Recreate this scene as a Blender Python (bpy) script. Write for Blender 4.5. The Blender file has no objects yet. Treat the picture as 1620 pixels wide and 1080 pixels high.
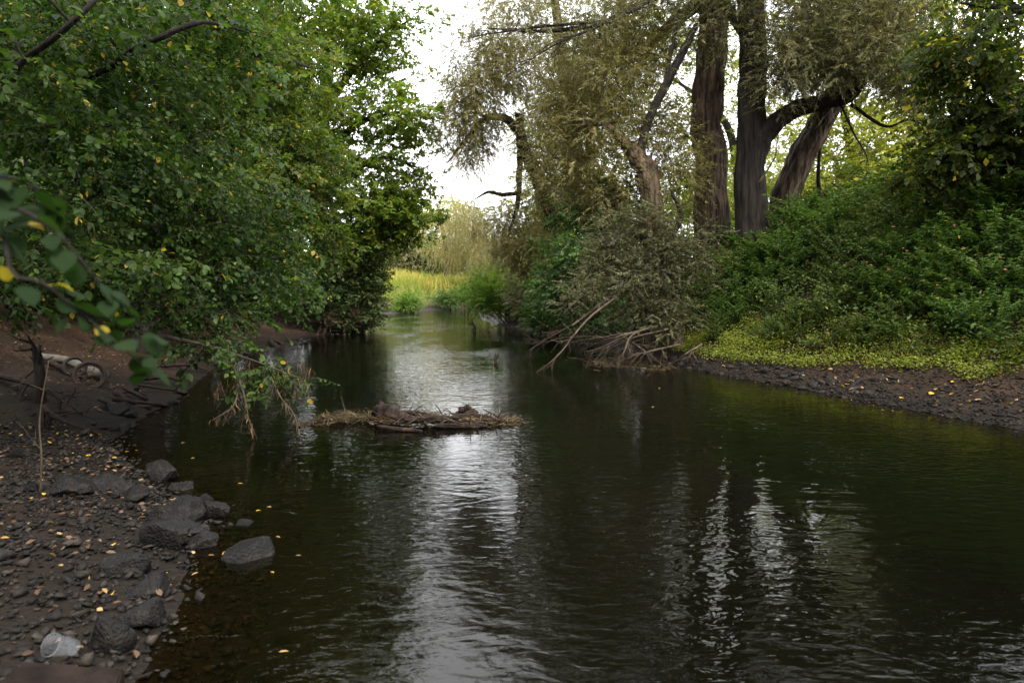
import bpy, bmesh, math, random
import numpy as np
from mathutils import Vector, Matrix

# ------------------------------------------------------------------ camera, sky, sun, exposure
random.seed(5)
rng = np.random.default_rng(11)
SC = bpy.context.scene
COL = SC.collection
CAM_H, FPX, HOR = 1.8, 1080.0, 455.0
PITCH = math.atan((540 - HOR) / FPX)
cam_d = bpy.data.cameras.new('camera'); cam = bpy.data.objects.new('camera', cam_d); COL.objects.link(cam)
cam.location = (0, 0, CAM_H); cam.rotation_euler = (math.pi / 2 - PITCH, 0, 0)
cam_d.sensor_width = 36; cam_d.lens = 24; cam_d.clip_start = 0.1; cam_d.clip_end = 3000
cam_d.dof.use_dof = True; cam_d.dof.focus_distance = 9.0; cam_d.dof.aperture_fstop = 2.8
SC.camera = cam

SUN_EL, SUN_AZ = math.radians(54), math.radians(158)      # azimuth measured from +Y towards +X
W = bpy.data.worlds.new('World'); SC.world = W; W.use_nodes = True
wn = W.node_tree.nodes; wl = W.node_tree.links; wn.clear()
sky = wn.new('ShaderNodeTexSky'); sky.sky_type = 'NISHITA'; sky.sun_disc = False
sky.sun_elevation = SUN_EL; sky.sun_rotation = SUN_AZ; sky.dust_density = 4.0; sky.air_density = 1.0
hs = wn.new('ShaderNodeHueSaturation'); hs.inputs['Saturation'].default_value = 0.22
tc = wn.new('ShaderNodeTexCoord')
cl = wn.new('ShaderNodeTexNoise'); cl.inputs['Scale'].default_value = 2.2; cl.inputs['Detail'].default_value = 6
cr = wn.new('ShaderNodeValToRGB')
cr.color_ramp.elements[0].position = .3; cr.color_ramp.elements[0].color = (8, 8.1, 8.4, 1)
cr.color_ramp.elements[1].position = .7; cr.color_ramp.elements[1].color = (14, 14, 14, 1)
mx = wn.new('ShaderNodeMix'); mx.data_type = 'RGBA'; mx.inputs['Factor'].default_value = 0.72
bg = wn.new('ShaderNodeBackground'); bg.inputs['Strength'].default_value = 0.14
wo = wn.new('ShaderNodeOutputWorld')
wl.new(sky.outputs[0], hs.inputs['Color']); wl.new(tc.outputs['Generated'], cl.inputs['Vector'])
wl.new(cl.outputs['Fac'], cr.inputs['Fac']); wl.new(hs.outputs[0], mx.inputs['A']); wl.new(cr.outputs[0], mx.inputs['B'])
wl.new(mx.outputs['Result'], bg.inputs['Color']); wl.new(bg.outputs[0], wo.inputs['Surface'])

sd_ = bpy.data.lights.new('sun', 'SUN'); sd_.energy = 1.5; sd_.angle = math.radians(14); sd_.color = (1, .95, .86)
sun = bpy.data.objects.new('sun', sd_); COL.objects.link(sun)
sv = Vector((math.sin(SUN_AZ) * math.cos(SUN_EL), math.cos(SUN_AZ) * math.cos(SUN_EL), math.sin(SUN_EL)))
sun.rotation_euler = (-sv).to_track_quat('-Z', 'Y').to_euler(); sun.location = (0, 0, 40)

SC.view_settings.view_transform = 'Standard'; SC.view_settings.look = 'None'
SC.view_settings.exposure = 1.75; SC.view_settings.gamma = 1.0; SC.view_settings.use_curve_mapping = False
SC.render.engine = 'CYCLES'
SC.cycles.max_bounces = 7; SC.cycles.diffuse_bounces = 3; SC.cycles.glossy_bounces = 3
SC.cycles.transmission_bounces = 5; SC.cycles.transparent_max_bounces = 8
SC.cycles.caustics_reflective = False; SC.cycles.caustics_refractive = False
SC.cycles.use_denoising = True

# ------------------------------------------------------------------ helpers
def P(px, py, d):
    """point seen at a pixel of the 1620x1080 photograph, d metres ahead of the camera"""
    rx = (px - 810) / FPX; ry = (540 - py) / FPX
    v = np.array([rx, math.cos(PITCH) + ry * math.sin(PITCH), -math.sin(PITCH) + ry * math.cos(PITCH)])
    return np.array([0, 0, CAM_H]) + v * (d / v[1])

def G(px, py, z=0.0):
    v = P(px, py, 1.0) - np.array([0, 0, CAM_H])
    return np.array([0, 0, CAM_H]) + v * ((z - CAM_H) / v[2])

def vnoise(x, y, s=1.0, seed=0):
    x = np.asarray(x, float) * s + seed * 17.3; y = np.asarray(y, float) * s + seed * 9.1
    xi = np.floor(x); yi = np.floor(y); fx = x - xi; fy = y - yi
    fx = fx * fx * (3 - 2 * fx); fy = fy * fy * (3 - 2 * fy)
    def h(a, b):
        t = np.sin(a * 127.1 + b * 311.7 + seed * 3.7) * 43758.5453
        return t - np.floor(t)
    return (h(xi, yi) * (1 - fx) + h(xi + 1, yi) * fx) * (1 - fy) + (h(xi, yi + 1) * (1 - fx) + h(xi + 1, yi + 1) * fx) * fy

def unit(v):
    v = np.asarray(v, float)
    return v / np.maximum(np.linalg.norm(v, axis=-1, keepdims=True), 1e-9)

def smooth_line(pts, n=12):
    """Catmull-Rom through pts"""
    p = np.asarray(pts, float)
    if len(p) < 3:
        t = np.linspace(0, 1, max(n, 2))[:, None]
        return p[0] * (1 - t) + p[-1] * t
    q = np.vstack([2 * p[0] - p[1], p, 2 * p[-1] - p[-2]])
    out = []
    m = max(2, int(math.ceil(n / (len(p) - 1))))
    for i in range(len(p) - 1):
        a, b, c, d = q[i:i + 4]
        for t in np.linspace(0, 1, m, endpoint=False):
            out.append(.5 * ((2 * b) + (c - a) * t + (2 * a - 5 * b + 4 * c - d) * t * t + (3 * b - a - 3 * c + d) * t ** 3))
    out.append(p[-1])
    return np.array(out)

class MB:
    """collects faces and builds ONE mesh"""
    def __init__(s): s.V = []; s.Q = []; s.T = []; s.qm = []; s.tm = []; s.v = []; s.y = []; s.n = 0
    def add(s, V, Q=None, T=None, mat=0, v=None, y=None):
        V = np.asarray(V, float).reshape(-1, 3)
        if len(V) == 0: return
        s.V.append(V); m = len(V)
        s.v.append(np.full(m, .5) if v is None else np.asarray(v, float))
        s.y.append(np.zeros(m) if y is None else np.asarray(y, float))
        if Q is not None and len(Q): s.Q.append(np.asarray(Q, int) + s.n); s.qm.append(np.full(len(Q), mat))
        if T is not None and len(T): s.T.append(np.asarray(T, int) + s.n); s.tm.append(np.full(len(T), mat))
        s.n += m
    def mesh(s, name, mats, base=(0, 0, 0), smooth=False):
        me = bpy.data.meshes.new(name)
        V = np.vstack(s.V) - np.asarray(base, float)
        Q = np.vstack(s.Q) if s.Q else np.zeros((0, 4), int)
        T = np.vstack(s.T) if s.T else np.zeros((0, 3), int)
        me.vertices.add(len(V)); me.vertices.foreach_set('co', V.astype(np.float32).ravel())
        loops = np.concatenate([Q.ravel(), T.ravel()]).astype(np.int32)
        me.loops.add(len(loops)); me.loops.foreach_set('vertex_index', loops)
        st = np.concatenate([np.arange(len(Q)) * 4, len(Q) * 4 + np.arange(len(T)) * 3]).astype(np.int32)
        me.polygons.add(len(st)); me.polygons.foreach_set('loop_start', st)
        mi = np.concatenate(([np.concatenate(s.qm)] if s.qm else []) + ([np.concatenate(s.tm)] if s.tm else []))
        me.polygons.foreach_set('material_index', mi.astype(np.int32))
        if smooth: me.polygons.foreach_set('use_smooth', np.ones(len(st), bool))
        for nm, arr in (('v', s.v), ('y', s.y)):
            a = me.attributes.new(nm, 'FLOAT', 'POINT'); a.data.foreach_set('value', np.concatenate(arr).astype(np.float32))
        me.update(calc_edges=True)
        for m in (mats if isinstance(mats, (list, tuple)) else [mats]): me.materials.append(m)
        return me
    def build(s, name, mats, parent=None, base=None, smooth=False):
        if base is None: base = tuple(parent['_b']) if parent is not None and '_b' in parent else (0, 0, 0)
        o = bpy.data.objects.new(name, s.mesh(name, mats, base, smooth)); COL.objects.link(o)
        if parent is not None: o.parent = parent
        else: o.location = base
        return o

def tag(o, label, cat, group=None, kind=None):
    if label: o['label'] = label
    if cat: o['category'] = cat
    if group: o['group'] = group
    if kind: o['kind'] = kind
    return o

def thing(name, label, cat, loc, group=None):
    o = bpy.data.objects.new(name, None); COL.objects.link(o); o.location = tuple(loc)
    o['_b'] = [float(a) for a in loc]; o.empty_display_size = .2
    return tag(o, label, cat, group)

def tube(mb, pts, rad, sides=8, mat=0, cap=False, rough=0.0, ridge=0, v=.5):
    pts = np.asarray(pts, float); n = len(pts); rad = np.broadcast_to(np.asarray(rad, float), (n,))
    tan = unit(np.gradient(pts, axis=0))
    up = np.array([0, 0, 1.0]) if abs(tan[0][2]) < .9 else np.array([1.0, 0, 0])
    side = np.zeros_like(tan)
    s0 = unit(np.cross(tan[0], up))
    for i in range(n):
        s0 = unit(s0 - tan[i] * np.dot(s0, tan[i])); side[i] = s0
    nrm = np.cross(side, tan)
    a = np.linspace(0, 2 * math.pi, sides, endpoint=False)
    R = rad[:, None] * np.ones(sides)[None]
    if rough:
        ii = np.arange(n)[:, None] * .33; aa = np.arange(sides)[None]
        ns = vnoise(ii + pts[0][0], aa * 1.7 + 0 * ii, 1.0, 3) - .5
        R = R * (1 + rough * ns * 1.6)
    if ridge:
        ii = np.arange(n)[:, None]; fz = vnoise(a[None] * 7.5 + .35 * np.sin(ii * .8), ii * .28 + pts[0][0], 1, 9)
        R = R * (1 + .34 * (np.abs(fz - .5) - .22) + .07 * np.sin(3 * a + pts[0][1] + ii * .05) + .05 * np.sin(2 * a + 1))
    V = pts[:, None] + R[..., None] * (np.cos(a)[None, :, None] * side[:, None] + np.sin(a)[None, :, None] * nrm[:, None])
    V = V.reshape(-1, 3)
    i = np.arange(n - 1)[:, None] * sides; j = np.arange(sides)[None]; k = (j + 1) % sides
    Q = np.stack([i + j, i + k, i + sides + k, i + sides + j], -1).reshape(-1, 4)
    T = None
    if cap:
        V = np.vstack([V, pts[0], pts[-1]]); c0 = n * sides; j = np.arange(sides); k = (j + 1) % sides
        T = np.vstack([np.stack([np.full(sides, c0), k, j], -1), np.stack([np.full(sides, c0 + 1), (n - 1) * sides + j, (n - 1) * sides + k], -1)])
    mb.add(V, Q, T, mat, v=np.full(len(V), v))

# ------------------------------------------------------------------ materials
def newmat(name):
    m = bpy.data.materials.new(name); m.use_nodes = True
    t = m.node_tree; t.nodes.clear(); o = t.nodes.new('ShaderNodeOutputMaterial')
    return m, t.nodes, t.links, o

def ramp(N, stops):
    r = N.new('ShaderNodeValToRGB'); e = r.color_ramp.elements
    while len(e) < len(stops): e.new(.5)
    for i, (p, c) in enumerate(stops): e[i].position = p; e[i].color = (*c, 1)
    return r

def leaf_mat(name, dark, light, yellow=(.38, .24, .02), trans=.42, rough=.5, spec=.2):
    dark, light, yellow = [tuple(.74 * c for c in q) for q in (dark, light, yellow)]
    m, N, L, o = newmat(name)
    a = N.new('ShaderNodeAttribute'); a.attribute_name = 'v'
    b = N.new('ShaderNodeAttribute'); b.attribute_name = 'y'
    r = ramp(N, [(0.0, dark), (1.0, light)]); L.new(a.outputs['Fac'], r.inputs['Fac'])
    mx = N.new('ShaderNodeMix'); mx.data_type = 'RGBA'; mx.inputs['B'].default_value = (*yellow, 1)
    L.new(b.outputs['Fac'], mx.inputs['Factor']); L.new(r.outputs[0], mx.inputs['A'])
    p = N.new('ShaderNodeBsdfPrincipled'); p.inputs['Roughness'].default_value = rough
    p.inputs['Specular IOR Level'].default_value = spec
    L.new(mx.outputs['Result'], p.inputs['Base Color'])
    tr = N.new('ShaderNodeBsdfTranslucent')
    g = N.new('ShaderNodeMix'); g.data_type = 'RGBA'; g.blend_type = 'MULTIPLY'; g.inputs['Factor'].default_value = 1
    g.inputs['B'].default_value = (1.5, 1.6, .7, 1); L.new(mx.outputs['Result'], g.inputs['A'])
    L.new(g.outputs['Result'], tr.inputs['Color'])
    ms = N.new('ShaderNodeMixShader'); ms.inputs[0].default_value = trans
    L.new(p.outputs[0], ms.inputs[1]); L.new(tr.outputs[0], ms.inputs[2]); L.new(ms.outputs[0], o.inputs['Surface'])
    return m

def noise_mat(name, stops, scale=4, detail=6, rough=.85, bump=.4, bscale=20, stretch=(1, 1, 1), spec=.3, dist=.02, attr=None, fiss=0):
    stops = [(q, tuple(.74 * c for c in col)) for q, col in stops]
    m, N, L, o = newmat(name)
    tc = N.new('ShaderNodeTexCoord'); mp = N.new('ShaderNodeMapping'); mp.inputs['Scale'].default_value = stretch
    L.new(tc.outputs['Object'], mp.inputs['Vector'])
    n = N.new('ShaderNodeTexNoise'); n.inputs['Scale'].default_value = scale; n.inputs['Detail'].default_value = detail; n.inputs['Roughness'].default_value = .65
    L.new(mp.outputs[0], n.inputs['Vector'])
    r = ramp(N, stops)
    if attr:
        a = N.new('ShaderNodeAttribute'); a.attribute_name = 'v'
        ma = N.new('ShaderNodeMath'); ma.operation = 'MULTIPLY_ADD'; ma.inputs[1].default_value = attr; 
        sb = N.new('ShaderNodeMath'); sb.operation = 'SUBTRACT'; sb.inputs[1].default_value = attr * .5
        L.new(a.outputs['Fac'], ma.inputs[0]); L.new(n.outputs['Fac'], ma.inputs[2]); L.new(ma.outputs[0], sb.inputs[0]); L.new(sb.outputs[0], r.inputs['Fac'])
    else: L.new(n.outputs['Fac'], r.inputs['Fac'])
    p = N.new('ShaderNodeBsdfPrincipled'); p.inputs['Roughness'].default_value = rough; p.inputs['Specular IOR Level'].default_value = spec
    L.new(r.outputs[0], p.inputs['Base Color'])
    n2 = N.new('ShaderNodeTexNoise'); n2.inputs['Scale'].default_value = bscale; n2.inputs['Detail'].default_value = 5
    L.new(mp.outputs[0], n2.inputs['Vector'])
    if fiss:
        f = ramp(N, [(.40, (fiss,) * 3), (.52, (1, 1, 1))]); L.new(n2.outputs['Fac'], f.inputs['Fac'])
        fm = N.new('ShaderNodeMix'); fm.data_type = 'RGBA'; fm.blend_type = 'MULTIPLY'; fm.inputs['Factor'].default_value = 1
        L.new(r.outputs[0], fm.inputs['A']); L.new(f.outputs[0], fm.inputs['B']); L.new(fm.outputs['Result'], p.inputs['Base Color'])
    b = N.new('ShaderNodeBump'); b.inputs['Strength'].default_value = bump; b.inputs['Distance'].default_value = dist
    L.new(n2.outputs['Fac'], b.inputs['Height']); L.new(b.outputs[0], p.inputs['Normal'])
    L.new(p.outputs[0], o.inputs['Surface'])
    return m

M = {}
M['bark_willow'] = noise_mat('willow_bark', [(.38, (.035, .023, .014)), (.55, (.14, .094, .058)), (.72, (.26, .19, .12))], 7, 8, .9, .9, 13, (1, 1, .17), dist=.10, fiss=.4)
M['bark_dark'] = noise_mat('dark_bark', [(.35, (.008, .006, .004)), (.6, (.030, .021, .014)), (.8, (.062, .045, .031))], 7, 8, .9, .9, 13, (1, 1, .17), dist=.10, fiss=.4)
M['twig'] = noise_mat('twig_bark', [(.3, (.03, .024, .017)), (.7, (.09, .07, .05))], 10, 3, .9, .2, 30)
M['dead'] = noise_mat('dead_wood', [(.3, (.035, .024, .016)), (.6, (.10, .072, .048)), (.8, (.18, .135, .095))], 9, 5, .85, .4, 25)
M['wetwood'] = noise_mat('wet_driftwood', [(.3, (.008, .0055, .004)), (.55, (.030, .018, .012)), (.8, (.11, .065, .04))], 8, 6, .8, 1, 30, spec=.2)
M['palewood'] = noise_mat('pale_weathered_wood', [(.3, (.05, .043, .034)), (.6, (.15, .135, .11)), (.8, (.25, .22, .18))], 5, 6, .85, .4, 18)
M['lime'] = leaf_mat('lime_leaf', (.015, .040, .008), (.090, .158, .028), (.50, .33, .03))
M['oak'] = leaf_mat('oak_leaf', (.050, .095, .015), (.180, .260, .040), (.36, .24, .03), trans=.48)
M['midleaf'] = leaf_mat('mid_tree_leaf', (.032, .066, .012), (.135, .185, .030), (.36, .24, .03), trans=.48)
M['willow'] = leaf_mat('willow_leaf', (.066, .066, .028), (.235, .218, .098), (.34, .26, .07), trans=.3)
M['willow2'] = leaf_mat('golden_willow_leaf', (.098, .090, .030), (.310, .270, .105), (.40, .29, .07), trans=.35)
M['fallen'] = leaf_mat('fallen_willow_leaf', (.045, .050, .022), (.150, .150, .070), (.2, .13, .05), trans=.25)
M['elder'] = leaf_mat('elder_leaf', (.028, .068, .016), (.105, .180, .045))
M['shrub'] = leaf_mat('dark_shrub_leaf', (.028, .058, .018), (.105, .155, .045), (.16, .1, .04), trans=.25)
M['bright'] = leaf_mat('bright_shrub_leaf', (.05, .11, .015), (.17, .27, .035), (.35, .3, .04), trans=.45)
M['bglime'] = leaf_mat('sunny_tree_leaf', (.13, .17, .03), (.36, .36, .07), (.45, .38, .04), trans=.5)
M['maple'] = leaf_mat('maple_leaf', (.022, .040, .008), (.085, .110, .018), (.42, .32, .03), trans=.55)
M['wood'] = leaf_mat('woodland_leaf', (.022, .045, .012), (.075, .105, .028))
M['balsam'] = leaf_mat('balsam_leaf', (.020, .055, .012), (.100, .172, .036), (.40, .30, .03), trans=.35)
M['nettle'] = leaf_mat('nettle_leaf', (.026, .056, .012), (.118, .165, .040), (.35, .3, .04), trans=.3)
M['cover'] = leaf_mat('low_cover_leaf', (.10, .135, .018), (.29, .325, .055), (.45, .35, .04), trans=.4)
M['stem'] = noise_mat('plant_stem', [(.3, (.05, .07, .02)), (.7, (.11, .09, .04))], 10, 2, .6, .1, 20)
M['pink'] = leaf_mat('pink_petal', (.45, .08, .18), (.75, .25, .36), trans=.4)
M['grass'] = leaf_mat('meadow_grass', (.20, .18, .035), (.52, .44, .13), (.15, .24, .04), trans=.35, spec=.1)
M['litter'] = leaf_mat('fallen_leaf', (.16, .09, .035), (.46, .31, .13), (.55, .34, .04), trans=.15, rough=.6)
M['brownlitter'] = leaf_mat('brown_litter', (.06, .030, .016), (.20, .12, .065), (.34, .22, .07), trans=.1, rough=.6)
M['weed'] = leaf_mat('river_weed', (.02, .014, .007), (.19, .14, .07), (.05, .025, .012), trans=.2, rough=.5)
M['stone'] = noise_mat('river_stone', [(.25, (.005, .0043, .0038)), (.55, (.016, .013, .0105)), (.9, (.060, .046, .035))], 6, 8, .75, .5, 30, spec=.22, attr=.7)
M['wetstone'] = noise_mat('wet_stone', [(.32, (.0028, .0025, .0022)), (.52, (.0075, .0066, .0056)), (.75, (.034, .027, .021))], 12, 9, .6, .9, 55, spec=.18, dist=.02)
M['slab'] = noise_mat('brown_slab', [(.35, (.006, .0045, .004)), (.55, (.022, .015, .012)), (.75, (.034, .023, .018))], 4, 9, .9, .6, 60, spec=.08)
M['rubber'] = noise_mat('old_tyre', [(.3, (.018, .014, .011)), (.7, (.05, .037, .027))], 6, 5, .85, .4, 30)
M['rust'] = noise_mat('rusty_metal', [(.3, (.035, .02, .013)), (.7, (.10, .055, .032))], 12, 5, .8, .4, 40)

def ground_mat():
    m, N, L, o = newmat('ground_soil')
    tc = N.new('ShaderNodeTexCoord')
    n = N.new('ShaderNodeTexNoise'); n.inputs['Scale'].default_value = 1.3; n.inputs['Detail'].default_value = 9; n.inputs['Roughness'].default_value = .7
    L.new(tc.outputs['Object'], n.inputs['Vector'])
    r = ramp(N, [(.3, (.011, .007, .004)), (.5, (.026, .015, .009)), (.72, (.055, .032, .019))]); L.new(n.outputs['Fac'], r.inputs['Fac'])
    a = N.new('ShaderNodeAttribute'); a.attribute_name = 'v'      # 1 = wet mud by the waterline
    w = N.new('ShaderNodeMix'); w.data_type = 'RGBA'; w.inputs['B'].default_value = (.009, .0068, .0052, 1)
    L.new(a.outputs['Fac'], w.inputs['Factor']); L.new(r.outputs[0], w.inputs['A'])
    b = N.new('ShaderNodeAttribute'); b.attribute_name = 'y'      # 1 = meadow turf
    g = N.new('ShaderNodeMix'); g.data_type = 'RGBA'; g.inputs['B'].default_value = (.085, .095, .022, 1)
    L.new(b.outputs['Fac'], g.inputs['Factor']); L.new(w.outputs['Result'], g.inputs['A'])
    p = N.new('ShaderNodeBsdfPrincipled'); L.new(g.outputs['Result'], p.inputs['Base Color'])
    rr = N.new('ShaderNodeMapRange'); rr.inputs['To Min'].default_value = .95; rr.inputs['To Max'].default_value = .6; p.inputs['Specular IOR Level'].default_value = .12
    L.new(a.outputs['Fac'], rr.inputs['Value']); L.new(rr.outputs[0], p.inputs['Roughness'])
    n2 = N.new('ShaderNodeTexNoise'); n2.inputs['Scale'].default_value = 14; n2.inputs['Detail'].default_value = 8
    L.new(tc.outputs['Object'], n2.inputs['Vector'])
    bp = N.new('ShaderNodeBump'); bp.inputs['Strength'].default_value = .8; bp.inputs['Distance'].default_value = .06
    L.new(n2.outputs['Fac'], bp.inputs['Height']); L.new(bp.outputs[0], p.inputs['Normal']); L.new(p.outputs[0], o.inputs['Surface'])
    return m
M['ground'] = ground_mat()

def water_mat():
    m, N, L, o = newmat('river_water')
    tc = N.new('ShaderNodeTexCoord')
    def nz(scale, stretch, detail, rot=0, dist=0):
        mp = N.new('ShaderNodeMapping'); mp.inputs['Scale'].default_value = stretch; mp.inputs['Rotation'].default_value = (0, 0, rot)
        L.new(tc.outputs['Object'], mp.inputs['Vector'])
        n = N.new('ShaderNodeTexNoise'); n.inputs['Scale'].default_value = scale; n.inputs['Detail'].default_value = detail
        n.inputs['Distortion'].default_value = dist; n.inputs['Roughness'].default_value = .5
        L.new(mp.outputs[0], n.inputs['Vector']); return n
    fine = nz(8, (.8, 1.5, 1), 2.0, .15, .6); mid = nz(3.0, (.7, 1.4, 1), 2.0, -.2, .8); calm = nz(.35, (1.5, .6, 1), 2, .1)
    cm = N.new('ShaderNodeMapRange'); cm.inputs['From Min'].default_value = .38; cm.inputs['From Max'].default_value = .62
    cm.inputs['To Min'].default_value = .10; cm.inputs['To Max'].default_value = 1.0
    L.new(calm.outputs['Fac'], cm.inputs['Value'])
    fm = N.new('ShaderNodeMath'); fm.operation = 'MULTIPLY'; L.new(fine.outputs['Fac'], fm.inputs[0]); L.new(cm.outputs[0], fm.inputs[1])
    b1 = N.new('ShaderNodeBump'); b1.inputs['Strength'].default_value = 1; b1.inputs['Distance'].default_value = .010; L.new(fm.outputs[0], b1.inputs['Height'])
    b2 = N.new('ShaderNodeBump'); b2.inputs['Strength'].default_value = 1; b2.inputs['Distance'].default_value = .007; L.new(mid.outputs['Fac'], b2.inputs['Height'])
    L.new(b1.outputs[0], b2.inputs['Normal'])
    fr = N.new('ShaderNodeFresnel'); fr.inputs['IOR'].default_value = 1.333; L.new(b2.outputs[0], fr.inputs['Normal'])
    gl = N.new('ShaderNodeBsdfGlossy'); gl.inputs['Roughness'].default_value = .02; L.new(b2.outputs[0], gl.inputs['Normal'])
    tr = N.new('ShaderNodeBsdfTransparent'); tr.inputs['Color'].default_value = (.62, .50, .30, 1)
    df = N.new('ShaderNodeBsdfDiffuse'); df.inputs['Color'].default_value = (.0018, .0018, .001, 1)
    a = N.new('ShaderNodeAttribute'); a.attribute_name = 'v'       # murk: deep water hides its bed
    m1 = N.new('ShaderNodeMixShader'); L.new(a.outputs['Fac'], m1.inputs[0]); L.new(tr.outputs[0], m1.inputs[1]); L.new(df.outputs[0], m1.inputs[2])
    m2 = N.new('ShaderNodeMixShader'); L.new(fr.outputs[0], m2.inputs[0]); L.new(m1.outputs[0], m2.inputs[1]); L.new(gl.outputs[0], m2.inputs[2])
    L.new(m2.outputs[0], o.inputs['Surface'])
    return m
M['water'] = water_mat()

def plastic_mat():
    m, N, L, o = newmat('clear_plastic')
    p = N.new('ShaderNodeBsdfPrincipled'); p.inputs['Base Color'].default_value = (.62, .66, .72, 1); p.inputs['Roughness'].default_value = .12
    t = N.new('ShaderNodeBsdfTransparent'); ms = N.new('ShaderNodeMixShader'); ms.inputs[0].default_value = .055
    L.new(t.outputs[0], ms.inputs[1]); L.new(p.outputs[0], ms.inputs[2]); L.new(ms.outputs[0], o.inputs['Surface'])
    return m
M['plastic'] = plastic_mat()

# ------------------------------------------------------------------ river plan and terrain
LEFT = [(-2.0, -30), (-1.6, -6), (-1.65, 0), (-1.72, 2.6), (-1.85, 3.6), (-2.15, 4.4), (-2.45, 5.2), (-3.5, 6.3), (-4.7, 7.8), (-5.2, 9.6), (-5.6, 11.5), (-6.5, 14.5),
        (-7.6, 19), (-7.9, 23), (-6.9, 27), (-6.0, 30.5), (-6.6, 33), (-8.8, 37), (-9.2, 43), (-8.3, 47), (-6.5, 54), (-4, 61), (0, 67), (10, 73), (40, 80), (120, 88)]
RIGHT = [(9, -30), (8.6, -6), (8.0, 2), (7.1, 6), (6.5, 8.6), (5.75, 10.5), (5.1, 12.5), (4.2, 14.6), (3.8, 16.2), (3.6, 18.5), (3.0, 21.5), (2.0, 26.5), (-.2, 31), (-1.6, 38), (-2.2, 45), (-2.5, 51), (0, 57), (10, 63), (40, 69), (120, 76)]
POLY = np.array(LEFT + RIGHT[::-1], float)

def sdf(x, y):
    """distance to the waterline, positive on land"""
    x = np.asarray(x, float).ravel(); y = np.asarray(y, float).ravel()
    d2 = np.full(x.shape, 1e18); ins = np.zeros(x.shape, bool)
    n = len(POLY)
    for i in range(n):
        a = POLY[i]; b = POLY[(i + 1) % n]; e = b - a
        t = np.clip(((x - a[0]) * e[0] + (y - a[1]) * e[1]) / (e @ e), 0, 1)
        d2 = np.minimum(d2, (x - a[0] - t * e[0]) ** 2 + (y - a[1] - t * e[1]) ** 2)
        c = ((a[1] > y) != (b[1] > y))
        xi = a[0] + (y - a[1]) * e[0] / (e[1] if e[1] else 1e-9)
        ins ^= c & (x < xi)
    d = np.sqrt(d2)
    return np.where(ins, -d, d)

ly = np.array([p[1] for p in LEFT]); lx = np.array([p[0] for p in LEFT]); ry_ = np.array([p[1] for p in RIGHT]); rx_ = np.array([p[0] for p in RIGHT])
def sidew(x, y):
    mid = .5 * (np.interp(y, ly, lx) + np.interp(y, ry_, rx_))
    return (x > mid).astype(float)

def ground_z(x, y):
    sh = np.shape(x); x = np.asarray(x, float).ravel(); y = np.asarray(y, float).ravel()
    s = sdf(x, y); s = s + (vnoise(x, y, 1.6, 2) - .5) * .25 * np.clip(np.abs(s) * 2, .15, 1)
    right = sidew(x, y)
    far = np.clip((y - 33) / 8, 0, 1)
    near = np.clip((10 - y) / 3, 0, 1)
    zl_near = np.interp(s, [0, 2.6, 4.5, 7, 14, 60], [0, .36, .75, 1.5, 2.4, 3.2])
    zl_mid = np.interp(s, [0, .8, 2.2, 3.6, 6, 14, 60], [0, .16, .55, 1.25, 1.9, 2.4, 3.2])
    zl = zl_near * near + zl_mid * (1 - near)
    sw = np.interp(y, [0, 12, 15, 40], [1.7, 1.7, .6, .6])
    zr = np.where(s < sw, s / sw * (.10 + .17 * sw), 0)
    zr = np.where(s >= sw, (.10 + .17 * sw) + np.interp(s - sw, [0, 1.2, 3.3, 6, 60], [0, .75, 2.25, 2.6, 3.2]), zr)
    zf = np.interp(s, [0, 1.8, 2.6, 4.2, 30, 200], [0, .25, .9, 1.75, 2.1, 3])
    z = (zr * right + zl * (1 - right)) * (1 - far) + zf * far
    n1 = (vnoise(x, y, .8, 1) - .5) * .22 + (vnoise(x, y, 2.9, 4) - .5) * .10 + (vnoise(x, y, 8, 5) - .5) * .035
    z = z + n1 * np.clip(s / 2.5, 0, 1) + .012
    zb = -np.interp(-s, [0, .6, 2, 4], [0, .10, .34, .8]) * np.where(x < 0, 1.0, 1.2) + (vnoise(x, y, 3, 7) - .5) * .06 * np.clip(-s, 0, 1)
    z = np.where(s < 0, zb - .004, z)
    return z.reshape(sh)

def gz(x, y): return float(ground_z(np.array([x]), np.array([y]))[0])

def axis(lo, hi, step, far_lo, far_hi, g=1.22):
    a = list(np.arange(lo, hi + 1e-6, step)); s = step
    while a[-1] < far_hi: s *= g; a.append(a[-1] + s)
    s = step
    while a[0] > far_lo: s *= g; a.insert(0, a[0] - s)
    return np.array(a)
gx = axis(-12, 11, .17, -700, 700); gy = axis(1.5, 24, .18, -60, 1200, 1.09)
X, Y = np.meshgrid(gx, gy); Zg = ground_z(X, Y); S = sdf(X, Y).reshape(X.shape)
nx, ny = len(gx), len(gy)
i = np.arange(ny - 1)[:, None] * nx; j = np.arange(nx - 1)[None]
Q = np.stack([i + j, i + j + 1, i + nx + j + 1, i + nx + j], -1).reshape(-1, 4)
wet = np.clip(1 - S / 1.3 + (vnoise(X, Y, 2.2, 8) - .5) * .5, 0, 1); wet = np.where((X < 0) & (Y < 12), np.clip(1 - S / 4.5 + (vnoise(X, Y, 2.2, 8) - .5) * .5, 0, .9), wet); wet[S < 0] = 1
mead = np.clip((Y - 36) / 6, 0, 1) * np.clip((S - 1.6) / 1.2, 0, 1)
mb = MB(); mb.add(np.stack([X, Y, Zg], -1).reshape(-1, 3), Q, v=wet.ravel(), y=mead.ravel())
ground = mb.build('ground', M['ground'], smooth=True); ground['kind'] = 'structure'

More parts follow.
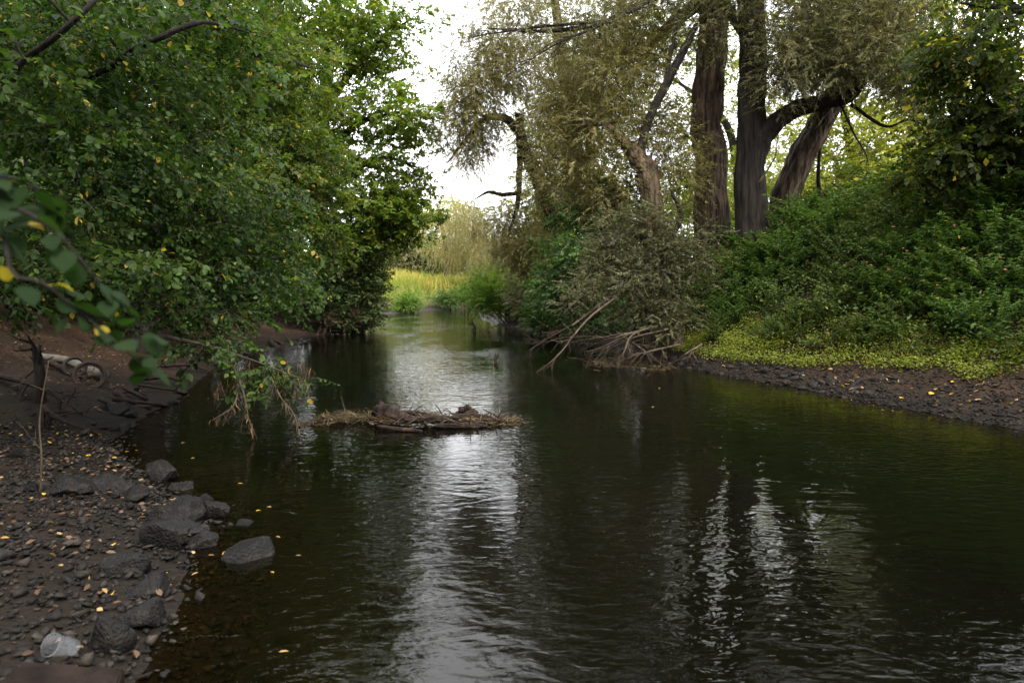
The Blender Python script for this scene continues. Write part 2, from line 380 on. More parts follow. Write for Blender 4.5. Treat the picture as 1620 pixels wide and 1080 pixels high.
wx = axis(-12, 11, .3, -60, 130); wy = axis(0, 30, .3, -40, 110)
X, Y = np.meshgrid(wx, wy); S = sdf(X, Y).reshape(X.shape)
nx, ny = len(wx), len(wy); i = np.arange(ny - 1)[:, None] * nx; j = np.arange(nx - 1)[None]
Q = np.stack([i + j, i + j + 1, i + nx + j + 1, i + nx + j], -1).reshape(-1, 4)
keep = (S.ravel()[Q].min(1) < .35); Q = Q[keep]
mb = MB(); mb.add(np.stack([X, Y, 0 * X], -1).reshape(-1, 3), Q, v=np.clip(-S / 2.6 + .12, 0.1, .93).ravel())
water = mb.build('river_water', M['water'], smooth=True); water['kind'] = 'structure'

# ------------------------------------------------------------------ foliage
LEAF = {
    'broad': (np.array([[0, 0, 0], [.28, .40, .05], [.66, .36, .03], [1, 0, -.10], [.66, -.36, .03], [.28, -.40, .05]]), np.array([[0, 1, 2, 3], [0, 3, 4, 5]])),
    'sliver': (np.array([[.0, .5, 0], [.12, -.5, .1], [1, .15, -.05]]), np.array([[0, 1, 2]])),
    'diamond': (np.array([[0, 0, 0], [.5, .5, .10], [1, 0, -.08], [.5, -.5, .10]]), np.array([[0, 1, 2, 3]])),
}
def rot_frame(d, roll):
    """frames with X along d and Z near up, rolled"""
    d = unit(d); up = np.tile([0, 0, 1.0], (len(d), 1)); bad = np.abs(d[:, 2]) > .95; up[bad] = [0, 1, 0]
    y = unit(np.cross(up, d)); z = np.cross(d, y)
    c = np.cos(roll)[:, None]; s = np.sin(roll)[:, None]
    return np.stack([d, y * c + z * s, z * c - y * s], -1)      # columns

def spray_proto(r, leaf, nl, L, ll, lw, ang=55, droop=.15, tiltj=.5, tuft=0.0):
    """twig along +X with nl leaves; returns leaves (nl,k,3) and twig points"""
    t = np.linspace(.12, 1, nl) if not tuft else np.clip(1 - np.abs(r.normal(0, tuft, nl)), .05, 1)
    pos = np.stack([t * L, .06 * L * np.sin(t * 3 + r.random() * 6), -droop * L * t * t], -1)
    a = np.radians(ang + r.normal(0, 14, nl)) * np.where(np.arange(nl) % 2, 1, -1) * np.where(t > .93, .25, 1)
    if tuft: a = r.uniform(-2.2, 2.2, nl)
    el = r.normal(-.15, .35, nl)
    d = np.stack([np.cos(a) * np.cos(el), np.sin(a) * np.cos(el), np.sin(el) - droop * t], -1)
    F = rot_frame(d, r.normal(0, tiltj, nl))
    base, faces = LEAF[leaf]
    sz = ll * r.uniform(.5, 1.25, nl)
    lv = base[None] * np.stack([sz, sz * (lw / ll), sz], -1)[:, None]
    lv = np.einsum('nij,nkj->nki', F, lv) + pos[:, None]
    tt = np.array([0, .55, 1.0]); tp = np.stack([tt * L, .06 * L * np.sin(tt * 3) * 0, -droop * L * tt * tt], -1)
    return lv, faces, tp

def scatter(mb, protos, pos, dirs, scale, r, vbase, ylw=0.0, vj=.22, roll=.5, twig=0.0, mats=(0, 1)):
    which = r.integers(0, len(protos), len(pos))
    for k, (lv, faces, tp) in enumerate(protos):
        s = which == k; m = int(s.sum())
        if not m: continue
        F = rot_frame(dirs[s], r.normal(0, roll, m)); sc = scale[s]
        nl, nv = lv.shape[:2]
        V = np.einsum('mij,nj->mni', F, lv.reshape(-1, 3)) * sc[:, None, None] + pos[s][:, None]
        off = (np.arange(m * nl) * nv)[:, None, None]
        Q = (faces[None] + off).reshape(-1, faces.shape[1])
        v = np.clip(vbase[s][:, None] + r.normal(0, vj, (m, nl)), 0, 1)
        y = (r.random((m, nl)) < ylw) * r.uniform(.5, 1, (m, nl))
        tri = faces.shape[1] == 3
        mb.add(V.reshape(-1, 3), None if tri else Q, Q if tri else None, mat=mats[0], v=np.repeat(v.ravel(), nv), y=np.repeat(y.ravel(), nv))
        if twig:
            n = len(tp); c = np.array([[0, 1, .3], [0, -1, -.3]])
            ring = (tp[:, None] + c[None] * (twig * np.linspace(1, .35, n))[:, None, None]).reshape(-1, 3)
            V = np.einsum('mij,nj->mni', F, ring) * sc[:, None, None] + pos[s][:, None]
            q = np.array([[2 * i, 2 * i + 1, 2 * i + 3, 2 * i + 2] for i in range(n - 1)])
            Q = (q[None] + (np.arange(m) * n * 2)[:, None, None]).reshape(-1, 4)
            mb.add(V.reshape(-1, 3), Q, mat=mats[1])

def ell(r, n, c, rad, shell=0.0):
    d = unit(r.normal(size=(n, 3))); u = r.random(n) ** (1 / 3)
    u = shell + (1 - shell) * u
    return np.asarray(c) + d * u[:, None] * np.asarray(rad)

SPEC = {   # protos, pad shape, orientation
    'broad':  dict(leaf='broad', nl=10, L=.42, ll=.085, lw=.066, ang=55, droop=.25, pad=(1, 1, .30), out=1.0, down=.22, twig=.004),
    'mid':    dict(leaf='diamond', nl=11, L=.38, ll=.095, lw=.066, ang=55, droop=.2, pad=(1, 1, .42), out=1.0, down=.25, twig=.004),
    'oak':    dict(leaf='diamond', nl=11, L=.34, ll=.135, lw=.078, ang=60, droop=.1, pad=(1, 1, .38), out=1.0, down=.05, twig=.005, tuft=.35),
    'willow': dict(leaf='sliver', nl=19, L=.58, ll=.105, lw=.025, ang=42, droop=.2, pad=(1, 1, .75), out=1.0, down=.02, twig=.003),
    'hang':   dict(leaf='sliver', nl=20, L=.62, ll=.11, lw=.026, ang=40, droop=.3, pad=(1, 1, .85), out=.9, down=.3, twig=0),
    'weep':   dict(leaf='sliver', nl=22, L=.95, ll=.13, lw=.032, ang=32, droop=.2, pad=(.9, .9, 1.1), out=.6, down=.9, twig=0),
    'scrub':  dict(leaf='sliver', nl=20, L=.42, ll=.085, lw=.028, ang=45, droop=.12, pad=(1, 1, .7), out=1.0, down=-.05, twig=.003),
    'shrub':  dict(leaf='diamond', nl=14, L=.45, ll=.095, lw=.05, ang=45, droop=.1, pad=(1, 1, .8), out=.9, down=-.2, twig=.003),
    'coarse': dict(leaf='diamond', nl=9, L=.5, ll=.19, lw=.13, ang=60, droop=.15, pad=(1, 1, .5), out=1.0, down=.1, twig=0),
}
def protos_for(sp, r, k=5):
    q = SPEC[sp]
    return [spray_proto(r, q['leaf'], q['nl'], q['L'] * r.uniform(.8, 1.2), q['ll'], q['lw'], q['ang'], q['droop'], tuft=q.get('tuft', 0)) for _ in range(k)]

def H(px, py, d, rx, ry, rd, n=20, pr=.8, m=30):
    """crown mass seen round a pixel, d metres ahead; radii rx, ry in pixels, rd in metres; n pads of radius pr with m sprays"""
    c = P(px, py, d); return (c, (rx * d / FPX, rd, ry * d / FPX), n, pr, m)

def tree(name, label, cat, base, limbs, hulls, sp, leaf, bark, group=None, seed=0, vmid=.45, ylw=.02, sc=1.0, sides=10, rbranch=.03, extra=None, bare=0.0, part='crown'):
    """limbs: list of (points, radii[, kind]); the first is the trunk"""
    r = np.random.default_rng(seed + 100)
    t = thing(name, label, cat, base, group); q = SPEC[sp]
    nodes = []; nr = []
    for k, lb in enumerate(limbs):
        pts, rads = lb[0], lb[1]
        line = smooth_line(pts, (48 if max(rads) > .3 else 30) if k == 0 else 26)
        rr = np.interp(np.linspace(0, 1, len(line)), np.linspace(0, 1, len(rads)), rads)
        b = MB(); big = rr.max() > .15
        wob = np.stack([vnoise(np.arange(len(line)) * .5, k * 3.1 + 0 * line[:, 0], 1, 5), vnoise(np.arange(len(line)) * .5, 7 + k + 0 * line[:, 0], 1, 6), 0 * line[:, 0] + .5], -1) - .5
        line = line + wob * rr[:, None] * (.35 if big else .8)
        tube(b, line, rr, (44 if rr.max() > .33 else 20) if big else sides, rough=.16 if big else .3, ridge=9 if big else 0)
        b.build('trunk' if k == 0 else 'limb', lb[2] if len(lb) > 2 else bark, t, smooth=True)
        st = 1 if k else max(1, len(line) // 4)
        nodes += list(line[st:]); nr += list(rr[st:])
    nodes = list(nodes); nr = list(nr)
    cr = MB(); br = MB(); pr_ = protos_for(sp, r)
    pads = []
    for (c, rad, n, pr, m) in hulls:
        for p in ell(r, n, c, rad): pads.append((p, pr * r.uniform(.7, 1.25), m, r.normal(0, .18)))
    N0 = np.array(nodes)
    pads.sort(key=lambda a: np.min(np.linalg.norm(N0 - a[0], axis=1)))
    for p, pr, m, vo in pads:
        A = np.array(nodes); dd = np.linalg.norm(A - p, axis=1) + np.maximum(0, A[:, 2] - p[2]) * (.0 if q['down'] > .5 else .5)
        k = int(np.argmin(dd)); a = A[k]; ln = np.linalg.norm(p - a)
        if ln > .15:
            mid = .5 * (a + p) + r.normal(0, .12, 3) * ln + np.array([0, 0, .16 * ln])
            line = smooth_line([a, mid, p], 5 if ln < 1 else 7)
            line[1:-1] += r.normal(0, .025, (len(line) - 2, 3)) * ln
            r0 = min(nr[k] * .75, .010 + rbranch * ln ** .8)
            rr = np.linspace(r0, .006, len(line)); tube(br, line, rr, 5 if r0 > .03 else 3)
            nodes += list(line[2:]); nr += list(rr[2:])
        sp_ = ell(r, m, p, np.array(q['pad']) * pr, .25)
        outd = unit(sp_ - p) * np.array([1, 1, .6]) * q['out'] + np.array([0, 0, -q['down']]) + r.normal(0, .28, (m, 3))
        vb = np.clip(vmid + vo + r.normal(0, .06, m), 0, 1)
        if bare < 1: scatter(cr, pr_, sp_, outd, sc * r.uniform(.8, 1.22) * r.uniform(.65, 1.3, m), r, vb, ylw, twig=q['twig'])
        nb = 2 if np.linalg.norm(p[:2]) < 24 else 0
        for x in sp_[r.integers(0, m, nb)]:
            tube(br, smooth_line([p, .5 * (p + x) + np.array([0, 0, .06 * pr]), x], 4), np.linspace(.008, .003, len(smooth_line([p, p + 1, x], 4))), 3)
    if br.n: o = br.build('branches', bark, t, smooth=True); o['kind'] = 'stuff'
    if cr.n: o = cr.build(part, [leaf, M['twig']], t); 
    if extra: extra(t)
    return t

def copy_tree(o, loc, rz=0, sc=1.0, label=None, group=None):
    c = o.copy(); COL.objects.link(c); c.location = loc; c.rotation_euler = (0, 0, rz); c.scale = (sc,) * 3
    if label: c['label'] = label
    if group: c['group'] = group
    for ch in list(o.children):
        d = ch.copy(); COL.objects.link(d); d.parent = c
    return c

def fork(tubes, p, d, ln, r0, depth, r, grav=0.0, spread=.7, kids=3):
    """bare forked branch: list of (points, radii)"""
    n = 6; pts = [np.array(p, float)]; dd = unit(d)
    for _ in range(n):
        dd = unit(dd + r.normal(0, .14, 3) + np.array([0, 0, grav])); pts.append(pts[-1] + dd * ln / n)
    rr = np.linspace(r0, r0 * .45, n + 1); tubes.append((np.array(pts), rr))
    if depth <= 0: return
    for k in range(kids):
        i = r.integers(2, n + 1)
        nd = unit(dd + r.normal(0, spread, 3)); fork(tubes, pts[i], nd, ln * r.uniform(.4, .65), rr[i] * .65, depth - 1, r, grav, spread, kids)

def bare_branch(name, label, cat, base, main, rads, mat, seed, depth=2, kids=3, n=7, spread=.6, grav=0, lk=.35, from_=.35, parent=None, sides=6, group=None):
    r = np.random.default_rng(seed); t = parent or thing(name, label, cat, base, group)
    line = smooth_line(main, 16); rr = np.interp(np.linspace(0, 1, len(line)), np.linspace(0, 1, len(rads)), rads)
    b = MB(); tube(b, line, rr, sides, cap=True, rough=.2); b.build('branch' if parent is None else 'dead_branch', mat, t, smooth=True)
    L = np.linalg.norm(np.diff(line, axis=0), axis=1).sum(); tb = []
    for k in range(n):
        i = int(r.uniform(from_, 1) * (len(line) - 1)); tan = unit(line[min(i + 1, len(line) - 1)] - line[max(i - 1, 0)])
        fork(tb, line[i], unit(tan + r.normal(0, spread, 3)), L * lk * r.uniform(.5, 1), max(rr[i] * .55, .004), depth, r, grav, spread, kids)
    b = MB()
    for pts, q in tb: tube(b, pts, np.maximum(q, .0022), 3)
    o = b.build('twigs', mat, t, smooth=True); o['kind'] = 'stuff'
    return t
#@@TREES
M['drybrush'] = leaf_mat('dry_brush_leaf', (.030, .022, .013), (.11, .075, .045), trans=.15)
# ------------------------------------------------------------------ trees of the right bank
def base_at(px, d):
    x = P(px, HOR, d)[0]; return np.array([x, d, gz(x, d) - .12])

# dark upright willow with its limb
b = base_at(1190, 20)
def dead_limbs(t):
    bare_branch('', '', '', b, [P(1345, 165, 19.6), P(1400, 200, 19.3), P(1440, 190, 19), P(1490, 215, 18.6)], [.06, .03, .01], M['bark_dark'], 21, 2, 3, 9, parent=t)
    bare_branch('', '', '', b, [P(1330, 165, 19.6), P(1350, 210, 19.4), P(1370, 245, 19.2), P(1375, 270, 19)], [.035, .02, .006], M['bark_dark'], 22, 2, 4, 9, parent=t)
    bare_branch('', '', '', b, [P(1200, 290, 19.4), P(1225, 250, 19.3), P(1230, 215, 19.2)], [.03, .02, .006], M['dead'], 23, 1, 3, 5, parent=t)
    bare_branch('', '', '', b, [P(1010, 5, 18.8), P(940, 45, 18.3), P(880, 70, 18.0), P(800, 120, 17.7)], [.05, .035, .02, .006], M['bark_dark'], 25, 2, 3, 14, .45, -.04, .3, .2, parent=t)
    bare_branch('', '', '', b, [P(960, 35, 18.5), P(880, 40, 18.2), P(800, 50, 18), P(740, 60, 17.8)], [.05, .035, .02, .006], M['bark_dark'], 26, 2, 3, 14, .4, -.03, .28, .2, parent=t)
    bare_branch('', '', '', b, [P(1205, 100, 19.4), P(1235, 120, 19.0), P(1250, 150, 18.8)], [.03, .02, .006], M['dead'], 24, 2, 3, 8, parent=t)
tree('willow_tree', 'dark thick upright willow trunk with one heavy limb arching over the leaning trunk', 'willow tree', b,
     [([b, P(1187, 250, 20), P(1190, 120, 20), P(1188, 10, 20), P(1175, -140, 20.2), P(1185, -300, 20.5)], [.54, .42, .385, .37, .32, .12], M['bark_dark']),
      ([P(1192, 235, 19.95), P(1216, 205, 19.8), P(1255, 174, 19.6), P(1310, 160, 19.5), P(1350, 148, 19.3), P(1372, 110, 19.1), P(1420, 60, 18.6)], [.34, .26, .23, .20, .15, .09, .04], M['bark_dark']),
      ([P(1182, 60, 20), P(1120, -20, 19.6), P(1040, -5, 19.0), P(960, 35, 18.5), P(860, 50, 18.2), P(770, 45, 18)], [.17, .13, .10, .07, .045, .012], M['bark_dark']),
      ([P(1185, -60, 20), P(1280, -150, 19), P(1400, -180, 17.5)], [.2, .13, .04], M['bark_dark'])],
     [H(1290, 80, 19.3, 90, 70, 1.5, 34, .6, 40), H(1400, 70, 18.8, 110, 80, 1.6, 40, .6, 40), H(1330, -60, 18.5, 200, 80, 2.2, 44, .75, 36), H(1100, -120, 19.5, 220, 90, 2.6, 40, .8, 36),
      H(900, 25, 18.2, 140, 40, 1.2, 16, .5, 26), H(1490, 120, 18.2, 60, 70, 1.2, 16, .5, 30), H(1150, 20, 19, 70, 50, .6, 14, .5, 24), H(1250, 110, 19.0, 40, 60, .5, 12, .45, 24), H(1240, -280, 20, 260, 120, 3, 40, 1.1, 28), H(1200, -480, 20, 260, 120, 3, 30, 1.2, 26)],
     'willow', M['willow'], M['bark_dark'], seed=1, vmid=.42, ylw=.03, extra=dead_limbs)

# brown fissured upright willow
b = base_at(1128, 22)
def dead2(t):
    for k, (x0, y0, x1, y1) in enumerate([(1110, 290, 1085, 330), (1140, 200, 1150, 260), (1105, 180, 1075, 240), (1140, 60, 1155, 130), (1108, 330, 1100, 300)]):
        bare_branch('', '', '', b, [P(x0, y0, 21.5), P(.5 * (x0 + x1), .5 * (y0 + y1) - 14, 21.1), P(x1, y1, 20.9)], [.02, .014, .005], M['dead'], 40 + k, 2, 3, 8, .6, -.12, .5, .2, parent=t)
tree('willow_tree', 'brown fissured upright willow trunk beside the dark one, hung with twigs', 'willow tree', b,
     [([b, P(1125, 270, 22), P(1118, 180, 22), P(1130, 60, 22), P(1128, -60, 22.2), P(1110, -220, 22.4)], [.60, .50, .47, .46, .38, .12]),
      ([P(1130, 40, 22), P(1080, -30, 21.6), P(1010, -90, 21)], [.2, .13, .05]),
      ([P(1125, -10, 22), P(1060, 40, 23.5), P(995, 90, 24.5), P(985, 20, 24.8), P(975, -60, 25)], [.22, .18, .2, .17, .1])],
     [H(1010, 40, 22.5, 85, 80, 2.2, 44, .7, 40), H(950, 130, 22.4, 70, 80, 1.8, 40, .65, 38), H(1070, 180, 23.4, 36, 110, .8, 14, .5, 26), H(1000, -110, 22, 160, 90, 3, 44, .85, 36), H(1060, -280, 22, 190, 100, 3, 30, 1.1, 28), H(1040, -440, 22, 170, 90, 3, 24, 1.2, 26)],
     'willow', M['willow2'], M['bark_willow'], seed=2, vmid=.36, extra=dead2)

# leaning pale trunk
b = base_at(1224, 22)
tree('willow_tree', 'pale brown bare willow trunk leaning to the right out of the bank', 'willow tree', b,
     [([b, P(1250, 290, 22), P(1285, 220, 21.8), P(1325, 150, 21.6), P(1370, 70, 21.4), P(1420, -30, 21.2)], [.45, .42, .39, .35, .25, .1]),
      ([P(1298, 330, 22.5), P(1295, 260, 22.3), P(1300, 225, 22.2)], [.07, .055, .03], M['bark_dark']),
      ([P(1330, 140, 21.6), P(1290, 60, 21.8), P(1260, -30, 22)], [.16, .1, .04])],
     [H(1390, 40, 21.2, 110, 80, 2, 34, .65, 36), H(1265, 50, 21.8, 80, 80, 1.6, 30, .6, 36), H(1450, -90, 21, 170, 80, 2.5, 30, .8, 34), H(1480, -300, 20, 200, 130, 2.5, 34, 1.0, 34)],
     'willow', M['willow'], M['bark_willow'], seed=3, vmid=.5)

# broken leaning willow
b = base_at(1045, 19)
tree('broken_willow_tree', 'broken brown willow stump leaning left with a thin dark pole rising from it', 'willow tree', b,
     [([b, P(1030, 300, 19), P(1010, 255, 19), P(995, 228, 19)], [.34, .30, .25, .18]),
      ([P(1012, 250, 19), P(1022, 205, 19), P(1050, 140, 19), P(1085, 75, 19), P(1102, 40, 19.2)], [.12, .12, .12, .11, .07], M['bark_dark']),
      ([P(1052, 140, 19), P(1062, 80, 19), P(1075, 10, 19.2)], [.07, .055, .03], M['bark_dark']),
      ([P(998, 235, 19), P(960, 200, 19.2), P(925, 190, 19.4)], [.16, .1, .04])],
     [H(955, 165, 19.4, 100, 85, 1.8, 46, .62, 30), H(930, 260, 19.7, 80, 65, 1.5, 30, .6, 28), H(1045, 225, 19.6, 45, 60, .8, 14, .5, 24), H(1075, 280, 19.9, 35, 50, .8, 12, .5, 24), H(985, 320, 19.6, 60, 30, .8, 12, .5, 24)],
     'willow', M['willow2'], M['bark_willow'], seed=4, vmid=.30)

# old weeping willow further along
b = base_at(880, 28)
tree('weeping_willow_tree', 'old gnarled willow with a crooked bare limb reaching over the river against the sky', 'willow tree', b,
     [([b, P(870, 360, 28), P(850, 280, 28), P(826, 230, 28), P(822, 180, 28)], [.42, .34, .28, .24, .16], M['bark_dark']),
      ([P(826, 215, 28), P(800, 188, 27.8), P(768, 188, 27.6), P(745, 212, 27.4), P(722, 240, 27.2), P(705, 262, 27)], [.2, .16, .12, .08, .05, .015], M['bark_dark']),
      ([P(770, 188, 27.6), P(740, 165, 27.4), P(712, 160, 27.2)], [.07, .05, .015], M['bark_dark']),
      ([P(826, 225, 28), P(822, 280, 27.8), P(820, 320, 27.6), P(808, 360, 27.4), P(800, 400, 27.2)], [.13, .12, .09, .06, .03], M['bark_dark']),
      ([P(821, 305, 27.7), P(795, 308, 27.6), P(772, 304, 27.5), P(750, 316, 27.4)], [.09, .08, .06, .02], M['bark_dark']),
      ([P(910, 330, 28.5), P(905, 240, 28.5), P(895, 120, 28.5), P(880, 20, 28.5), P(870, -80, 28.5)], [.36, .3, .24, .18, .1])],
     [H(738, 190, 27.4, 46, 85, 1.6, 54, .55, 30), H(775, 110, 28, 65, 60, 2, 50, .7, 30), H(800, 30, 28.2, 70, 50, 2, 30, .75, 28), H(870, 90, 28.4, 65, 80, 2.2, 32, .85, 30), H(870, 200, 28, 50, 60, 2, 30, .75, 30),
      H(885, 300, 27.8, 50, 60, 1.8, 32, .75, 30), H(815, 360, 27.5, 40, 50, 1.4, 28, .58, 30), H(850, 400, 27.5, 45, 40, 1.4, 26, .55, 34), H(895, -60, 28.5, 80, 70, 2.5, 28, 1.0, 26), H(915, -220, 28.5, 80, 80, 2.5, 22, 1.1, 26)],
     'hang', M['willow2'], M['bark_willow'], seed=5, vmid=.36, sc=1.1)

# collapsed willow crown over the water, with hollow below
b = base_at(1075, 17.6)
tree('collapsed_willow', 'collapsed olive grey willow crown sprawling down the bank to the water', 'willow tree', b,
     [([b, P(1060, 380, 17.3), P(1030, 400, 16.9), P(990, 450, 16.5), P(945, 485, 16.1), P(905, 515, 15.6)], [.2, .16, .13, .08, .05, .02], M['dead']),
      ([P(1060, 375, 17.2), P(1078, 345, 17.1), P(1068, 315, 17.0), P(1062, 300, 17)], [.08, .07, .055, .03], M['bark_dark']),
      ([P(1050, 400, 17.2), P(1000, 370, 16.8), P(960, 390, 16.4)], [.1, .07, .03]),
      ([P(1060, 400, 17), P(1040, 460, 16.5), P(1020, 520, 16)], [.1, .07, .03])],
     [H(1010, 375, 16.9, 78, 42, 1.0, 40, .42, 34), H(985, 430, 16.5, 60, 45, .8, 32, .4, 32), H(1050, 430, 16.6, 50, 60, .7, 34, .38, 32), H(925, 470, 16.0, 38, 24, .5, 11, .3, 24), H(1050, 505, 16.2, 42, 40, .6, 22, .33, 30), H(1095, 400, 17.2, 45, 55, .7, 20, .4, 30), H(985, 500, 16.4, 30, 20, .4, 7, .28, 20)],
     'scrub', M['fallen'], M['twig'], seed=6, vmid=.42, ylw=.10, sc=.68)

# elder bushes
def bush(name, label, cat, px, d, hulls, sp, leaf, seed, vmid=.5, nst=4, sc=1.0, ylw=.0, group=None, part='crown'):
    b = base_at(px, d); r = np.random.default_rng(seed); limbs = []
    cs = [h[0] for h in hulls]
    for k in range(nst):
        c = cs[k % len(cs)] + r.normal(0, .2, 3); limbs.append(([b + r.normal(0, .08, 3) * [1, 1, 0], .6 * b + .4 * c + r.normal(0, .12, 3), c], [.05, .035, .012]))
    return tree(name, label, cat, b, limbs, hulls, sp, leaf, M['twig'], group, seed, vmid, ylw, sc, 6, .012, part=part)
bush('elder_bush', 'fresh blue-green elder bush between the collapsed willow and the weeping willow', 'bush', 935, 20.5,
     [H(945, 345, 20.2, 45, 45, 1, 18, .5, 26), H(910, 395, 20, 38, 45, 1, 18, .5, 26), H(985, 310, 20.4, 35, 40, .9, 10, .5, 24), H(890, 455, 19.8, 36, 34, .8, 14, .42, 28), H(930, 440, 20.2, 50, 40, .8, 16, .45, 28), H(960, 500, 19.6, 40, 24, .6, 8, .4, 26)], 'mid', M['elder'], 31, .5)
bush('willow_bush', 'grey-green low willow bush with a bent stem leaning over the right shore', 'bush', 860, 27,
     [H(838, 465, 26.5, 36, 26, 1, 20, .5, 34), H(870, 440, 26.8, 40, 32, 1, 22, .5, 34)], 'scrub', M['willow'], 32, .35, sc=.9)
bush('sallow_bush', 'bright yellow-green bush beside the meadow at the river bend', 'bush', 800, 34,
     [H(795, 458, 33.5, 42, 28, 1.5, 30, .65, 38), H(825, 470, 33, 30, 22, 1, 14, .5, 34), H(775, 485, 33, 24, 14, .8, 10, .4, 30)], 'shrub', M['bright'], 33, .6, sc=1.1)
bush('nettle_clump', 'low mound of blue-green nettles on the right shore under the willow bush', 'nettles', 872, 26,
     [H(872, 498, 25.2, 36, 14, .7, 18, .38, 38), H(905, 505, 24.5, 24, 12, .6, 9, .35, 34)], 'shrub', M['elder'], 34, .6, sc=.9)

# maple on the far right, trunk outside the picture
b = base_at(1850, 13)
tree('maple_tree', 'dark maple branches with yellow-lit leaves above the right bank', 'maple tree', b,
     [([b, P(1840, 200, 13), P(1820, 0, 13), P(1800, -200, 13)], [.3, .26, .22, .1], M['bark_dark']),
      ([P(1830, 60, 13), P(1700, 40, 13), P(1600, 15, 13), P(1520, 5, 13)], [.14, .10, .07, .02], M['bark_dark']),
      ([P(1835, 180, 13), P(1700, 180, 13.2), P(1580, 200, 13.4), P(1490, 250, 13.5)], [.13, .09, .06, .015], M['bark_dark'])],
     [H(1560, 90, 13, 75, 70, 1.2, 20, .45, 26), H(1600, 190, 13.2, 80, 55, 1.2, 24, .45, 28), H(1500, 240, 13.6, 55, 32, .8, 11, .36, 24), H(1620, -30, 13, 120, 60, 1.4, 18, .5, 26), H(1460, 275, 13.6, 25, 14, .5, 4, .3, 20)],
     'mid', M['maple'], M['bark_dark'], seed=9, vmid=.4, ylw=.05, sc=1.15)

# sunny trees behind the right bank
bgs = [('tall yellow-green tree glowing behind the gap right of the leaning trunk', 1340, 40, [H(1340, 200, 40, 110, 110, 3.5, 60, 1.2, 28), H(1300, 60, 40, 120, 80, 3.5, 40, 1.3, 27), H(1330, 310, 39, 120, 45, 2.5, 40, 1.0, 30)], M['bglime'], .65),
       ('lower bright yellow tree behind the dark maple branches', 1450, 36, [H(1440, 230, 36, 90, 80, 3, 45, 1.0, 36), H(1480, 90, 36, 110, 100, 3.5, 45, 1.3, 27), H(1500, 300, 34, 140, 50, 2.5, 44, 1.0, 30), H(1620, 180, 34, 120, 120, 3, 40, 1.2, 28)], M['bglime'], .8),
       ('soft green tree seen between the upright willow trunks', 1160, 44, [H(1150, 200, 44, 90, 130, 4, 50, 1.3, 27), H(1060, 120, 46, 90, 120, 4, 40, 1.4, 25), H(1150, 310, 42, 120, 50, 2.5, 36, 1.1, 36)], M['bglime'], .35),
       ('pale green tree filling the space behind the weeping willow', 930, 46, [H(930, 250, 46, 70, 130, 4, 50, 1.3, 25), H(960, 60, 46, 90, 90, 4, 24, 1.4, 24)], M['bglime'], .3)]
for k, (lab, px, d, hl, lm, vm) in enumerate(bgs):
    b = base_at(px, d); tree('background_tree', lab, 'tree', b, [([b, b + [0.3, 0, 4], hl[0][0], hl[1][0]], [.35, .3, .22, .08])], hl, 'coarse', lm, M['bark_dark'], 'trees behind the right bank', 60 + k, vm, .02)

# ------------------------------------------------------------------ trees of the left bank
# lime tree overhanging from the left
b = np.array([-9.2, 7.5, gz(-9.2, 7.5) - .1])
tree('lime_tree', 'lime tree with big green leaves overhanging the near left shore', 'lime tree', b,
     [([b, b + [.2, .1, 2.2], b + [.6, .2, 4.5], b + [1.2, .3, 8], b + [2, .4, 11]], [.26, .22, .19, .14, .05], M['bark_dark']),
      ([b + [.3, .1, 3.0], P(-60, 170, 6.8), P(40, 92, 6.6), P(105, 45, 6.5), P(160, -10, 6.6), P(260, -120, 7.6)], [.07, .045, .030, .026, .02, .01], M['bark_dark']),
      ([b + [.5, .2, 4], P(60, 130, 8), P(230, 68, 7.5), P(280, 48, 7.5), P(330, 36, 7.7), P(420, 60, 9)], [.07, .04, .032, .028, .022, .01], M['bark_dark']),
      ([b + [.2, .1, 1.9], P(40, 330, 8.2), P(180, 300, 8.6), P(300, 340, 9.2), P(410, 420, 9.8)], [.1, .06, .045, .03, .012], M['bark_dark']),
      ([b + [.9, .3, 5.6], (-6.5, 6, 6.8), (-4.4, 4.2, 6.9), (-4.4, .5, 6.4)], [.1, .07, .05, .015], M['bark_dark']),
      ([b + [.1, .1, 1.4], P(60, 480, 8), P(200, 520, 8), P(320, 545, 8.2), P(400, 570, 8.4), P(480, 600, 8.6)], [.07, .04, .03, .022, .014, .006], M['twig'])],
     [H(60, 60, 7.2, 160, 120, 1.2, 20, .46, 25), H(240, 60, 8.4, 150, 90, 1.3, 22, .5, 27), H(60, 260, 7.2, 140, 110, 1.2, 22, .46, 25), H(220, 220, 8.6, 150, 100, 1.4, 30, .5, 27),
      H(330, 340, 9.2, 130, 80, 1.3, 30, .46, 27), H(180, 390, 8.2, 160, 80, 1.2, 26, .46, 27), H(390, 440, 9.8, 80, 45, 1.0, 17, .42, 27), H(60, 420, 7.4, 120, 70, .9, 11, .42, 25), H(270, 480, 8.6, 110, 35, .7, 11, .36, 25),
      H(335, 548, 8.3, 45, 14, .3, 5, .22, 9), H(440, 590, 8.5, 55, 16, .25, 8, .18, 7), H(200, -120, 8, 330, 120, 2, 26, .7, 18), H(-150, 250, 7, 150, 250, 1.5, 14, .7, 18),
      ((-5.4, 3.6, 6.9), (2.7, 2.8, 1.3), 54, .85, 20), ((-4.8, .2, 6.6), (3.0, 2.8, 1.3), 44, .85, 20)],  # overhead crown masses out of view, added to shade the near left shore
     'broad', M['lime'], M['bark_dark'], seed=10, vmid=.42, ylw=.022, sc=.84)

